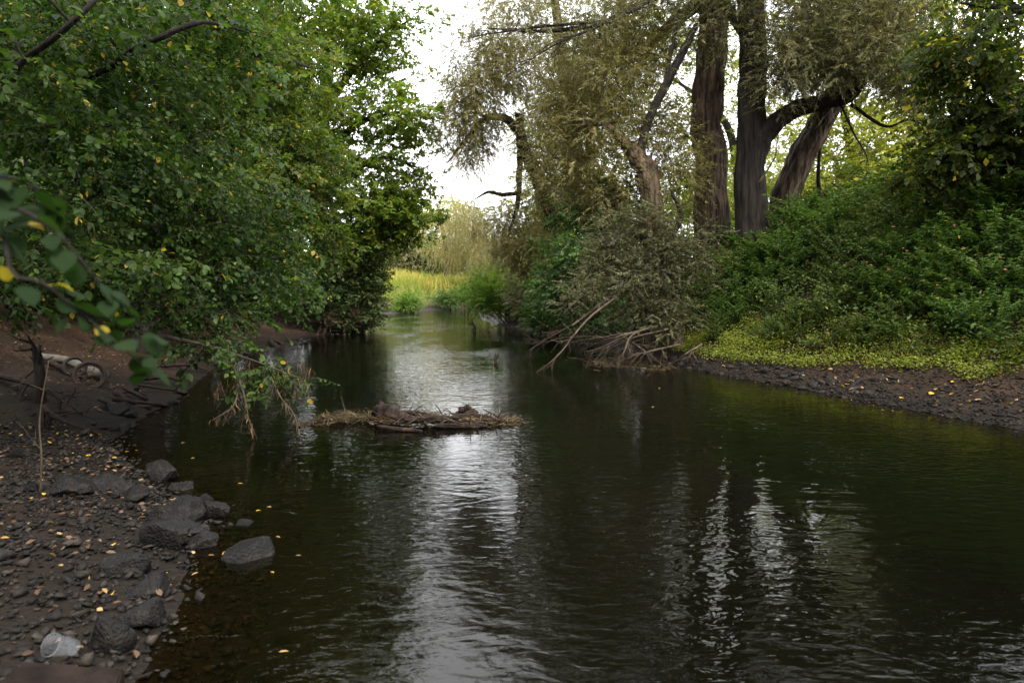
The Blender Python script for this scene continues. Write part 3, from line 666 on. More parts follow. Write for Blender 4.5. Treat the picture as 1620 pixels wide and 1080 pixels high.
# mid tree
b = base_at(230, 15)
tree('field_maple_tree', 'spreading green tree with yellowing tips and dark bare boughs on the left bank', 'maple tree', b,
     [([b, P(240, 330, 15), P(270, 200, 15), P(300, 40, 15), P(310, -180, 15)], [.3, .26, .22, .18, .07], M['bark_dark']),
      ([P(255, 260, 15), P(310, 205, 14.8), P(345, 215, 14.6), P(380, 245, 14.5), P(392, 275, 14.4)], [.12, .09, .08, .06, .03], M['bark_dark']),
      ([P(280, 160, 15), P(340, 110, 14.5), P(420, 90, 14.2), P(500, 110, 14)], [.13, .09, .06, .02], M['bark_dark']),
      ([P(245, 320, 15), P(330, 340, 14.8), P(440, 380, 14.8), P(500, 410, 15)], [.1, .07, .04, .015], M['bark_dark'])],
     [H(400, 120, 14.6, 120, 110, 2, 50, .6, 32), H(440, 270, 14.8, 85, 75, 1.8, 44, .55, 32), H(430, 385, 15, 85, 45, 1.6, 26, .5, 32), H(300, 40, 15, 160, 110, 2.4, 40, .65, 30), H(330, -120, 15, 180, 100, 2.6, 36, .8, 30), H(250, 300, 16, 120, 120, 2, 30, .65, 30)],
     'mid', M['midleaf'], M['bark_dark'], seed=11, vmid=.5, ylw=.06)

# oak
b = base_at(505, 31)
tree('oak_tree', 'big oak with layered yellow-green foliage rising against the white sky', 'oak tree', b,
     [([b, P(505, 400, 31), P(505, 280, 30.6), P(515, 150, 30), P(530, 20, 29.6), P(545, -140, 29.5)], [.42, .38, .34, .28, .2, .08], M['bark_dark']),
      ([P(507, 270, 30.6), P(545, 215, 29), P(580, 190, 28), P(640, 175, 27.4)], [.2, .15, .1, .03], M['bark_dark']),
      ([P(506, 310, 30.6), P(560, 270, 29), P(610, 250, 28), P(660, 265, 27.4)], [.18, .13, .08, .03], M['bark_dark']),
      ([P(514, 170, 30), P(560, 110, 29), P(610, 60, 28), P(650, 30, 27.6)], [.18, .12, .08, .03], M['bark_dark']),
      ([P(512, 230, 30.4), P(470, 150, 29), P(430, 90, 28)], [.18, .12, .04], M['bark_dark']),
      ([P(506, 350, 30.8), P(580, 335, 29), P(640, 360, 28)], [.14, .09, .03], M['bark_dark'])],
     [H(600, 60, 27.8, 78, 70, 2.6, 38, .85, 34), H(630, 190, 27.4, 55, 55, 2.2, 30, .8, 34), H(560, 150, 27.8, 60, 90, 2.6, 32, .85, 32), H(615, 290, 27.4, 66, 45, 2.2, 34, .75, 34), H(640, 345, 27.6, 36, 38, 1.6, 22, .6, 34),
      H(520, 250, 27.4, 60, 80, 2.4, 26, .85, 32), H(490, 60, 28, 90, 90, 3, 30, .95, 32), H(545, -100, 28.4, 110, 80, 3.5, 34, 1.1, 30), H(525, -260, 28.4, 120, 90, 3.5, 26, 1.2, 28), H(565, 360, 27.6, 80, 40, 2, 34, .7, 40), H(500, -430, 28.4, 110, 90, 3, 18, 1.2, 28)],
     'oak', M['oak'], M['bark_dark'], seed=12, vmid=.7, ylw=.06)

bush('willow_shrub', 'dark green rounded shrub with dry brown base at the tip of the left bank', 'shrub', 560, 29.5,
     [H(562, 405, 28.5, 42, 48, 2, 36, .6, 26), H(525, 430, 28, 60, 50, 2, 36, .7, 24), H(568, 460, 28.2, 28, 36, 1.3, 22, .42, 26), H(530, 480, 27.4, 55, 28, 1.2, 24, .5, 22), H(560, 502, 27.8, 34, 16, .9, 12, .36, 24), H(465, 450, 26, 40, 40, 1.2, 16, .55, 26)], 'shrub', M['shrub'], 35, .5, 7, sc=1.2, ylw=.05)

bush('dry_brush', 'dry brown brush tangled at the waterline under the dark rounded shrub', 'brush', 575, 28.6,
     [H(560, 500, 27.8, 30, 18, .8, 24, .36, 24), H(530, 505, 27, 50, 16, .8, 24, .4, 26), H(578, 480, 28, 14, 16, .6, 7, .3, 20)], 'scrub', M['drybrush'], 36, .4, 6, sc=1.0)

# woodland behind the left bank
b0 = np.array([-15, 24, gz(-15, 24) - .2])
r0 = np.random.default_rng(77)
hl = [(b0 + [0, 0, 6.5], (3.6, 3.6, 4.5), 70, 1.2, 40), (b0 + [0, 0, 11], (3, 3, 3), 30, 1.2, 40), (b0 + [0, 0, 2.5], (3.2, 3.2, 1.6), 22, 1.0, 36)]
wt = tree('woodland_tree', 'leafy dark green tree in the wood behind the left bank', 'tree', b0, [([b0, b0 + [.3, .2, 4], b0 + [0, 0, 9], b0 + [.4, 0, 13]], [.34, .28, .2, .06])], hl, 'coarse', M['wood'], M['bark_dark'], 'woodland trees behind the left bank', 70, .45)
for k, (x, y) in enumerate([(-19, 17), (-21, 31), (-15, 36), (-26, 23), (-14, 11.5), (-20, 8), (-11.5, 30.5), (-27, 40)]):
    copy_tree(wt, (x, y, gz(x, y) - .2), k * 1.3, .85 + .08 * (k % 4))

b0 = np.array([-11.5, 20, gz(-11.5, 20) - .1]); r0 = np.random.default_rng(5)
ub = tree('hazel_bush', 'rounded green hazel bush in the wood behind the left bank', 'bush', b0, [([b0, b0 + r0.normal(0, .1, 3) + [0, 0, 1], b0 + r0.normal(0, .6, 3) + [0, 0, 2.2]], [.05, .04, .015]) for _ in range(4)],
          [(b0 + [0, 0, 1.5], (1.5, 1.5, 1.2), 34, .5, 22), (b0 + [0, 0, 2.6], (1.1, 1.1, .7), 14, .5, 22)], 'shrub', M['shrub'], M['twig'], 'hazel bushes behind the left bank', 37, .5, sc=1.5)
for k, (x, y) in enumerate([(-12.5, 15), (-11.5, 25.5), (-15, 20), (-13.5, 29), (-17, 25), (-10.8, 12), (-14, 11), (-18, 16), (-10.5, 17.2)]):
    copy_tree(ub, (x, y, gz(x, y) - .1), k * 1.7, .9 + .1 * (k % 3))
for k, x in enumerate((-23, -19.5, -16.5, -13, -9.5, -6, -2.5, 1)):
    copy_tree(ub, (x, 92 + 3 * (k % 3), gz(x, 92) - .1), k * 1.1, 1.7 + .25 * (k % 2), 'low bush in the row closing off the golden meadow', 'bushes behind the meadow')
b0 = np.array([9.5, 37, gz(9.5, 37) - .1])
hb = tree('hedge_bush', 'pale green bush in the hedge behind the willow trunks', 'bush', b0, [([b0, b0 + r0.normal(0, .1, 3) + [0, 0, 1.6], b0 + r0.normal(0, .8, 3) + [0, 0, 3.6]], [.06, .05, .02]) for _ in range(3)],
          [(b0 + [0, 0, 2.6], (2.4, 2.2, 2.3), 44, .8, 24), (b0 + [0, 0, 5.0], (1.8, 1.8, 1.3), 20, .8, 24)], 'coarse', M['bglime'], M['twig'], 'hedge bushes behind the right bank', 38, .3, sc=.8)
for k, (x, y) in enumerate([(5.6, 39), (13, 36), (16.5, 38), (3, 43), (20, 35), (24, 36), (7.5, 44)]):
    copy_tree(hb, (x, y, gz(x, y) - .1), k * 1.9, .9 + .12 * (k % 3))
for k, (x, y) in enumerate([(-9.5, -2.5), (-6.5, -8), (3, -12), (11.5, -3)]):  # unseen trees added behind the camera to keep the near left in shade
    copy_tree(wt, (x, y, max(gz(x, y), 0) - .2), k * 2.1 + .5, 1.0, 'unseen tall leafy tree added behind the viewpoint to shade the near shore', 'unseen shade trees behind the viewpoint')

# distant trees past the meadow
far = [('pale golden willow standing past the meadow at the river bend', 705, 78, [H(700, 350, 78, 42, 50, 4, 44, 1.4, 24), H(735, 375, 76, 34, 40, 3, 26, 1.3, 30)], 'weep', M['willow2'], .75),
       ('golden weeping willow drooping over the end of the meadow', 755, 66, [H(750, 360, 66, 40, 46, 3, 40, 1.2, 32), H(780, 400, 62, 30, 34, 2.5, 24, 1.1, 30), H(720, 400, 66, 26, 24, 2, 10, 1.0, 24)], 'weep', M['willow2'], .45),
       ('far pale green tree behind the golden willow', 668, 110, [H(672, 360, 110, 34, 46, 5, 44, 1.8, 24), H(720, 340, 115, 40, 40, 5, 30, 1.8, 24)], 'coarse', M['bglime'], .45),
       ('grey-green far tree half hidden by the oak', 640, 90, [H(635, 400, 90, 30, 40, 4, 34, 1.4, 24), H(610, 350, 92, 40, 50, 4, 30, 1.6, 30)], 'coarse', M['willow'], .5),
       ('low grey-green far bushes behind the golden grass', 730, 130, [H(740, 415, 130, 60, 30, 5, 44, 2.2, 27), H(670, 420, 130, 60, 28, 5, 44, 2.2, 27), H(620, 400, 135, 40, 50, 5, 30, 2.4, 27)], 'coarse', M['willow'], .6),
       ('tall green far tree behind the old gnarled willow', 860, 80, [H(850, 330, 80, 60, 80, 4, 50, 1.7, 24), H(880, 200, 80, 60, 70, 4, 30, 1.7, 24)], 'coarse', M['bglime'], .4)]
for k, (lab, px, d, hl, sp, lm, vm) in enumerate(far):
    b = base_at(px, d)
    tree('far_tree', lab, 'tree', b, [([b, .5 * (b + hl[0][0]) + [.3, 0, 0], hl[0][0], hl[1][0]], [.4, .3, .2, .08])], hl, sp, lm, M['bark_willow'], None, 80 + k, vm, .03, sc=1.25)
#@@PLANTS
# ------------------------------------------------------------------ stones
def hull_stone(r, flat=.55, n=14):
    bm = bmesh.new()
    for p in unit(r.normal(size=(n, 3))) * np.array([1, .72, flat]) * r.uniform(.82, 1, (n, 1)): bm.verts.new(p * .5)
    res = bmesh.ops.convex_hull(bm, input=bm.verts)
    bmesh.ops.delete(bm, geom=[v for v in bm.verts if not v.link_faces], context='VERTS')
    bmesh.ops.triangulate(bm, faces=bm.faces); bm.verts.ensure_lookup_table(); bm.verts.index_update()
    V = np.array([v.co[:] for v in bm.verts]); T = np.array([[v.index for v in f.verts] for f in bm.faces]); bm.free()
    return V, T
rs = np.random.default_rng(3)
HS = [hull_stone(rs, rs.uniform(.35, .7), int(rs.integers(7, 10))) for _ in range(10)]
HSB = [hull_stone(rs, rs.uniform(.4, .7), 22) for _ in range(8)]
def eul(r, n, tilt=.35):
    a = r.uniform(0, 6.283, n); F = rot_frame(np.stack([np.cos(a), np.sin(a), r.normal(0, tilt, n)], -1), r.normal(0, tilt, n)); return F

def pebbles(name, pts, size, mat, seed, sink=.1):
    r = np.random.default_rng(seed); mb = MB(); w = r.integers(0, len(HS), len(pts)); F = eul(r, len(pts), .4)
    for k, (V, T) in enumerate(HS):
        s = w == k; m = int(s.sum())
        if not m: continue
        X = np.einsum('mij,nj->mni', F[s], V) * size[s][:, None, None] + pts[s][:, None]
        X[..., 2] += (size[s] * (.25 - sink))[:, None]
        TT = (T[None] + (np.arange(m) * len(V))[:, None, None]).reshape(-1, 3)
        mb.add(X.reshape(-1, 3), T=TT, v=np.repeat(np.clip(r.normal(.5, .25, m), 0, 1), len(V)))
    o = mb.build(name, mat); return o

def land(n, xr, yr, sr, seed, pw=1.0):
    """random points on land with distance to the waterline in sr"""
    r = np.random.default_rng(seed); out = []
    while sum(len(a) for a in out) < n:
        x = r.uniform(*xr, 4000); y = r.uniform(*yr, 4000); s = sdf(x, y)
        k = (s > sr[0]) & (s < sr[1]); out.append(np.stack([x[k], y[k]], -1))
    a = np.vstack(out)[:n]; return np.column_stack([a, ground_z(a[:, 0], a[:, 1])])

p = land(9000, (-6, -1.3), (2.2, 8), (-.5, 2.7), 41); o = pebbles('gravel', p, rs.lognormal(-3.0, .36, len(p)), M['stone'], 42)
o.parent = ground; o['kind'] = 'stuff'
p = land(5600, (3.5, 9.5), (6.5, 16.5), (-.25, 1.75), 43); o = pebbles('gravel', p, rs.lognormal(-2.9, .38, len(p)), M['stone'], 44)
o.parent = ground; o['kind'] = 'stuff'

stone_meshes = []
for k, (V, T) in enumerate(HS + HSB):
    mb = MB(); mb.add(V, T=T, v=np.full(len(V), rs.uniform(.2, .8))); stone_meshes.append(mb.mesh('stone', M['stone'] if k % 3 else M['wetstone']))
def stones(pts, sizes, seed):
    r = np.random.default_rng(seed); F = eul(r, len(pts), .3)
    for i in range(len(pts)):
        o = bpy.data.objects.new('stone', stone_meshes[int(r.integers(0, len(stone_meshes)))]); COL.objects.link(o)
        m = Matrix([[*(F[i][a] * sizes[i]), pts[i][a]] for a in range(3)] + [[0, 0, 0, 1]])
        m[2][3] += sizes[i] * .06; o.matrix_world = m; o.parent = ground
p = land(215, (-6.5, -1.4), (2.4, 8.5), (-.25, 2.6), 45); stones(p, rs.lognormal(-2.25, .3, len(p)), 46)
p = land(70, (-6, -1.2), (3, 10), (-1.6, -.1), 53); stones(p, rs.lognormal(-1.9, .35, len(p)), 54)
p = land(85, (3.6, 6.2), (11, 16.8), (-.1, .75), 47); stones(p, rs.lognormal(-1.55, .3, len(p)), 48)
p = land(60, (5, 8.5), (7, 12), (-.1, 1.0), 49); stones(p, rs.lognormal(-2.0, .3, len(p)), 50)
p = land(46, (-8.2, -4.6), (8.2, 20), (-.15, .9), 51); stones(p, rs.lognormal(-1.75, .35, len(p)), 52)

def boulder(px, py, wpx, hpx, label, seed, z=.0, mat='wetstone', asp=.7, rot=0):
    r = np.random.default_rng(seed); c = G(px, py, z); w = wpx * c[1] / FPX; h = hpx * c[1] / FPX * 1.25
    bm = bmesh.new(); bmesh.ops.create_icosphere(bm, subdivisions=4, radius=1)
    pl = unit(r.normal(size=(11, 3))); of = r.uniform(.38, .75, 11)
    for v in bm.verts:
        d = np.array(v.co[:]); q = pl @ d; k = q > 1e-3
        rad = min(1.0, float(np.min(of[k] / q[k]))) if k.any() else 1.0
        nz = float(vnoise(d[0] * 2.2 + seed, d[1] * 2.2 + d[2] * 1.7, 1, 3) - .5) * .05 + float(vnoise(d[0] * 7 + seed, d[1] * 7 + d[2] * 5, 1, 4) - .5) * .045
        v.co = Vector(d * (rad + nz))
    bmesh.ops.rotate(bm, verts=bm.verts, matrix=Matrix.Rotation(r.uniform(0, 6), 3, 'Z'))
    for v in bm.verts: v.co = Vector((v.co.x * w * .74, v.co.y * w * .74 * asp, v.co.z * h * .7))
    bmesh.ops.rotate(bm, verts=bm.verts, matrix=Matrix.Rotation(rot, 3, 'Z'))
    me = bpy.data.meshes.new('boulder'); bm.to_mesh(me); bm.free()
    me.shade_smooth(); me.set_sharp_from_angle(angle=.35)
    me.materials.append(M[mat]); o = bpy.data.objects.new('boulder', me); COL.objects.link(o)
    gzz = max(gz(c[0], c[1]), -.05); o.location = (c[0], c[1], gzz + h * .12); tag(o, label, 'boulder', 'boulders along the left shore')
    return o
boulder(394, 880, 92, 44, 'long grey wet boulder lying farthest out in the shallow water', 1, rot=.2)
boulder(292, 822, 75, 46, 'rough dark boulder with weed stuck on it at the water edge', 2)
boulder(335, 812, 52, 34, 'small jagged boulder joined to the weedy one, on its river side', 3)
boulder(268, 868, 62, 66, 'tall black mossy boulder standing between shore and long grey boulder', 4)
boulder(318, 862, 60, 36, 'half-sunk dark boulder right behind the long grey boulder', 14)
boulder(232, 990, 78, 38, 'smooth grey pointed boulder nearest to the fallen plastic cup on the water side', 5, rot=.3)
boulder(166, 1015, 66, 56, 'round dark brown boulder next to the plastic cup', 6, z=.05)
boulder(262, 752, 58, 32, 'brown crumbly boulder with a yellow leaf on top', 7)
boulder(292, 772, 42, 22, 'flat low wet boulder behind the weedy boulder', 8)
boulder(215, 800, 46, 26, 'grey boulder at the end of the gravel shore', 9)
boulder(250, 838, 44, 26, 'pale-topped rounded boulder leaning on the tall black boulder', 10)
boulder(302, 848, 36, 24, 'little angular boulder wedged before the weedy boulder', 11)
boulder(185, 775, 66, 26, 'flat greenish boulder lying in the mud of the shore', 12, z=.05)
boulder(100, 765, 70, 30, 'long flat brown boulder on the dark upper shore', 13, z=.2)
boulder(238, 940, 62, 38, 'dark ridged boulder between the gravel and the deep water', 15, z=.03)
boulder(205, 895, 66, 40, 'broad grey cobble-like boulder among the gravel', 16, z=.1)
boulder(190, 632, 44, 26, 'tan square-edged boulder beside the old wheel on the left bank', 17, z=.25, mat='stone')
boulder(204, 646, 26, 14, 'light grey boulder touching the tan square-edged one', 18, z=.15, mat='stone')

# ------------------------------------------------------------------ slab and plastic cup
def slab():
    top = [G(38, 1044, .30), G(197, 1056, .27), G(172, 1120, .27), G(-60, 1125, .30)]
    bm = bmesh.new(); tv = [bm.verts.new(p) for p in top]; f = bm.faces.new(tv)
    e = bmesh.ops.extrude_face_region(bm, geom=[f])
    for v in e['geom']:
        if isinstance(v, bmesh.types.BMVert): v.co.z -= .09
    bmesh.ops.recalc_face_normals(bm, faces=bm.faces)
    bmesh.ops.bevel(bm, geom=list(bm.edges), offset=.008, segments=2, affect='EDGES')
    bmesh.ops.subdivide_edges(bm, edges=[e for e in bm.edges if e.calc_length() > .1], cuts=7, use_grid_fill=True)
    for v in bm.verts: v.co += Vector((rs.normal(0, .0012), rs.normal(0, .0012), rs.normal(0, .0022)))
    me = bpy.data.meshes.new('stone_slab'); bm.to_mesh(me); bm.free(); me.materials.append(M['slab'])
    o = bpy.data.objects.new('stone_slab', me); COL.objects.link(o)
    tag(o, 'flat reddish brown slab at the near corner of the stony shore', 'slab')
slab()
def cup():
    z0 = .30; c = G(80, 1019, z0); e = G(124, 1024, z0); ax = unit(e - c); L = .115
    t = thing('plastic_cup', 'clear crumpled plastic cup lying on the dark stones', 'cup', c - [0, 0, .045])
    prof = [(0, .046), (.004, .049), (.008, .046), (.03, .044), (.034, .042), (.08, .038), (.084, .036), (L, .032)]
    mb = MB(); tube(mb, np.array([c + ax * a for a, _ in prof]), [q for _, q in prof], 22); wall = mb.build('wall', M['plastic'], t, smooth=True)
    mb = MB(); tube(mb, np.array([c + ax * (L - .004), c + ax * L]), [.03, .0325], 22, cap=True); mb.build('base', M['plastic'], t, smooth=True)
    mb = MB(); a = np.linspace(0, 6.283, 23); y = unit(np.cross(ax, [0, 0, 1])); zz = np.cross(ax, y)
    tube(mb, np.array([c + .047 * (math.cos(k) * y + math.sin(k) * zz) for k in a]), .0022, 6); mb.build('rim', M['plastic'], wall, base=tuple(t['_b']), smooth=True)
cup()

# ------------------------------------------------------------------ plants of the right bank
def leafset(mb, pos, d, ll, lw, r, roll=.35, v=.5, ylw=0, mat=0, leaf='broad'):
    n = len(pos); F = rot_frame(d, r.normal(0, roll, n)); base, faces = LEAF[leaf]; nv = len(base)
    sz = np.broadcast_to(ll, (n,)) * r.uniform(.7, 1.15, n)
    V = np.einsum('nij,nkj->nki', F, base[None] * np.stack([sz, sz * lw, sz], -1)[:, None]) + pos[:, None]
    Qs = (faces[None] + (np.arange(n) * nv)[:, None, None]).reshape(-1, 4)
    vv = np.clip(v + r.normal(0, .2, n), 0, 1); yy = (r.random(n) < ylw) * r.uniform(.5, 1, n)
    mb.add(V.reshape(-1, 3), Qs, mat=mat, v=np.repeat(vv, nv), y=np.repeat(yy, nv))

def plant_meshes(kind, h, seed):
    r = np.random.default_rng(seed); st = MB(); fo = MB(); fl = MB()
    lean = r.normal(0, .12, 2); ax = smooth_line([[0, 0, -.05], [lean[0] * .4, lean[1] * .4, h * .5], [lean[0] * h, lean[1] * h, h]], 8)
    axes = [(ax, .009)]
    for k in range(9):
        a = r.uniform(0, 6.28); b = ax[int(r.integers(1, 6))]; ln = h * r.uniform(.35, .62); d = np.array([math.cos(a), math.sin(a), .9])
        axes.append((smooth_line([b, b + d * ln * .5, b + d * ln * [1, 1, .8]], 6), .005))
    for a, rd in axes:
        tube(st, a, np.linspace(rd, rd * .4, len(a)), 5)
        L = np.linalg.norm(np.diff(a, axis=0), axis=1).sum(); nn = max(4, int(L / (.055 if kind != 'nettle' else .042)))
        for t in np.linspace(.2, 1, nn):
            i = t * (len(a) - 1); i0 = min(int(i), len(a) - 2); p = a[i0] + (a[i0 + 1] - a[i0]) * (i - i0)
            kk = 4 if kind != 'nettle' else 3; ph = r.uniform(0, 6.28); an = ph + np.arange(kk) * 6.283 / kk
            el = r.normal(.05 - .5 * (1 - t) * .6, .25, kk) + (.45 if t > .9 else 0)
            d = np.stack([np.cos(an) * np.cos(el), np.sin(an) * np.cos(el), np.sin(el)], -1)
            if kind != 'nettle': leafset(fo, np.tile(p, (kk, 1)), d, .13 * (1.1 - .45 * t), .36, r, v=.35 + .35 * t, ylw=.012)
            else: leafset(fo, np.tile(p, (kk, 1)), d, .085 * (1.15 - .4 * t), .5, r, v=.35 + .35 * t, ylw=.01)
    flowers = []
    if kind == 'flower':
        for k in range(7):
            fl = MB(); p = axes[k % len(axes)][0][-1] + r.normal(0, .04, 3) + [0, 0, .04]
            an = np.arange(5) * 1.256 + r.uniform(0, 6); d = np.stack([np.cos(an), np.sin(an), np.full(5, .4)], -1)
            leafset(fl, np.tile(p, (5, 1)), d, .035, 1.1, r, v=.6); flowers.append(fl.mesh('flower', M['pink']))
    lm = {'nettle': M['nettle'], 'herb': M['elder'], 'light': M['bright']}.get(kind, M['balsam'])
    return st.mesh('stem', M['stem']), fo.mesh('foliage', lm), flowers
PM = {k: [plant_meshes(k, h, 200 + 10 * i + ord(k[0])) for i, h in enumerate(hs)] for k, hs in (('balsam', (1.0, 1.15, 1.3, .9)), ('nettle', (.8, .95, 1.05, .7)), ('flower', (1.2, 1.35)), ('herb', (.8, .95, 1.1)), ('light', (.8, 1.0)))}
def plant(kind, p, sc, r, label, cat, group):
    t = bpy.data.objects.new({'balsam': 'balsam_plant', 'nettle': 'nettle_plant', 'flower': 'flowering_balsam_plant', 'herb': 'shore_herb', 'light': 'bright_shore_herb'}[kind], None); COL.objects.link(t)
    t.location = tuple(p); t.rotation_euler = (r.normal(0, .1), r.normal(0, .1), r.uniform(0, 6.28)); t.scale = (sc,) * 3; t.empty_display_size = .1
    tag(t, label, cat, group)
    s, f, fl = PM[kind][int(r.integers(0, len(PM[kind])))]
    for nm, me in [('stem', s), ('foliage', f)] + [('flower', q_) for q_ in fl]:
        o = bpy.data.objects.new(nm, me); COL.objects.link(o); o.parent = t
rp = np.random.default_rng(8)
pts = land(640, (4, 14.5), (7.2, 22), (1.0, 6.8), 61)
ss = sdf(pts[:, 0], pts[:, 1]); sw = np.interp(pts[:, 1], [0, 12, 15, 40], [1.7, 1.7, .7, .6])
pts = pts[(ss > sw + .25)]; nb = nn_ = 0
for i, p in enumerate(pts):
    s = sdf(p[0:1], p[1:2])[0]; sc = np.clip(.62 + .22 * (s - 1.7), .5, 1.5) * rp.uniform(.85, 1.2)
    isn = vnoise(p[0], p[1], .5, 3) + rp.normal(0, .12) > .52
    if isn and nn_ < 290: nn_ += 1; plant('nettle', p, sc * 1.1, rp, 'dense green nettle growing on the steep right bank', 'nettle', 'nettles on the right bank')
    elif nb < 290: nb += 1; plant('balsam', p, sc, rp, 'leafy green balsam plant without flowers on the right bank', 'balsam', 'balsam plants on the right bank')
for px, py, d in [(1440, 425, 10.8), (1462, 375, 11.5), (1560, 385, 10.8), (1500, 385, 11.2), (1385, 460, 10.6), (1580, 300, 12.5), (1415, 470, 10.2), (1200, 440, 13)]:
    q = P(px, py, d)
    while sdf([q[0]], [d])[0] < 2.7: d += .3; q = P(px, py, d)
    z = gz(q[0], d); plant('flower', (q[0], d, z), 1.0, rp, 'balsam plant bearing pink flowers among the greenery of the right bank', 'balsam', 'flowering balsam plants on the right bank')

for p in np.vstack([land(100, (-2.2, 6.5), (17.5, 36), (.5, 4.2), 68), land(60, (-2.4, 3), (27, 42), (.35, 2.2), 69)]):
    if p[1] > 27: plant('light', p, rp.uniform(.5, .95), rp, 'bright yellow-green herb on the right shore near the river bend', 'herb', 'bright herbs near the bend'); continue
    plant('herb', p, rp.uniform(.8, 1.4), rp, 'blue-green leafy herb on the right shore beyond the collapsed willow', 'herb', 'herbs on the right shore')
def cover(name, label, pts, mat, ll, lw, h, k, seed, vmid=.5, ylw=.02):
    r = np.random.default_rng(seed); mb = MB(); n = len(pts)
    p = np.repeat(pts, k, 0) + np.column_stack([r.normal(0, .10, (n * k, 2)), r.uniform(.01, h, n * k)])
    a = r.uniform(0, 6.283, n * k); el = r.normal(.1, .4, n * k)
    leafset(mb, p, np.stack([np.cos(a) * np.cos(el), np.sin(a) * np.cos(el), np.sin(el)], -1), ll, lw, r, .5, vmid, ylw, leaf='diamond')
    o = mb.build(name, mat); tag(o, label, 'ground cover', kind='stuff'); return o
q = land(5600, (3.8, 12), (6.5, 21), (.5, 2.9), 62); ss = sdf(q[:, 0], q[:, 1]); sw = np.interp(q[:, 1], [0, 12, 15, 40], [1.5, 1.5, .6, .5])
band = (ss > sw - .15) & (ss < sw + 1.15 + .5 * vnoise(q[:, 0], q[:, 1], 1.2, 9)) & (vnoise(q[:, 0], q[:, 1], 1.8, 5) * .6 + vnoise(q[:, 0], q[:, 1], 5, 6) * .4 > .36)
cover('low_ground_cover', 'low yellow-green creeping plants between the stones and the tall plants', q[band], M['cover'], .055, .6, .2, 13, 63, .5)
q = land(4200, (4.5, 14), (7.5, 22), (1.7, 7), 64)
cover('undergrowth', 'dark leafy undergrowth filling the right bank between the tall plants', q, M['nettle'], .095, .5, .75, 9, 65, .4)
q = land(500, (-14, -6), (8, 26), (2.6, 7), 66); q = q[vnoise(q[:, 0], q[:, 1], .7, 2) > .5]
cover('undergrowth', 'sparse small green plants on the brown left bank', q, M['nettle'], .06, .55, .25, 8, 67, .35)

# ------------------------------------------------------------------ meadow
rm = np.random.default_rng(14)
q = land(15000, (-22, 8), (42, 84), (2.3, 22), 71); n = len(q)
a = rm.uniform(0, 6.283, n); hgt = rm.normal(1.4, .3, n) * np.clip(.3 + .16 * (sdf(q[:, 0], q[:, 1]) - 2.2), .3, 1) * (.55 + .8 * vnoise(q[:, 0], q[:, 1], .22, 3)); wd = rm.uniform(.02, .05, n)
tx = np.stack([np.cos(a), np.sin(a), 0 * a], -1); bend = rm.normal(0, .25, (n, 2)) * hgt[:, None]
V = np.stack([q - tx * wd[:, None], q + tx * wd[:, None], q + np.column_stack([bend * .4, hgt * .6]) + tx * wd[:, None] * .9, q + np.column_stack([bend * .4, hgt * .6]) - tx * wd[:, None] * .9, q + np.column_stack([bend, hgt])], 1)
qi = (np.arange(n) * 5)[:, None]
mb = MB(); mb.add(V.reshape(-1, 3), qi + np.array([0, 1, 2, 3]), qi + np.array([3, 2, 4]), v=np.repeat(np.clip(rm.normal(.55, .22, n), 0, 1), 5), y=np.repeat((vnoise(q[:, 0], q[:, 1], .35, 6) > .62) * rm.uniform(.3, 1, n), 5))
o = mb.build('meadow_grass', M['grass']); tag(o, 'tall golden grass of the meadow behind the river bend', 'grass', kind='stuff')
for k, (px, d, rx, ry, py, lab, mm) in enumerate([(712, 57, 26, 10, 474, 'dark green rounded herb clump on the meadow edge above the mud', 'elder'), (652, 50, 18, 8, 484, 'small bright green herb clump at the foot of the meadow', 'bright'), (742, 58, 14, 9, 470, 'bright green herb clump beside the dark rounded one', 'bright')]):
    bush('herb_clump', lab, 'herbs', px, d, [H(px, py, d, rx, ry, 1.0, 12, .5, 36)], 'shrub', M[mm], 90 + k, .6, 3, sc=1.3)

# ------------------------------------------------------------------ driftwood in the river
def wisps(mb, pts, n, ln, r, spread=.1, flat=True, mat=0):
    """thin weed strands"""
    c = pts[r.integers(0, len(pts), n)] + r.normal(0, spread, (n, 3)) * ([1, 1, .15] if flat else [1, 1, .3])
    a = r.uniform(0, 6.283, n); d = np.stack([np.cos(a), np.sin(a), r.normal(.05, .22, n) if flat else r.normal(-2.5, .6, n)], -1); d = unit(d)
    L = ln * r.uniform(.4, 1.2, n); s = unit(np.cross(d, r.normal(size=(n, 3)))) * r.uniform(.002, .006, n)[:, None]
    m = c + d * L[:, None] * .5 + r.normal(0, .1, (n, 3)) * L[:, None]; e = c + d * L[:, None] + r.normal(0, .1, (n, 3)) * L[:, None]
    if flat:
        for arr in (c, m, e): arr[:, 2] = np.maximum(arr[:, 2], .004)
    V = np.stack([c - s, c + s, m + s, m - s, e], 1); i = (np.arange(n) * 5)[:, None]
    mb.add(V.reshape(-1, 3), i + np.array([0, 1, 2, 3]), i + np.array([3, 2, 4]), mat=mat, v=np.repeat(np.clip(r.normal(.5, .3, n), 0, 1), 5), y=np.repeat((r.random(n) < .2) * .8, 5))

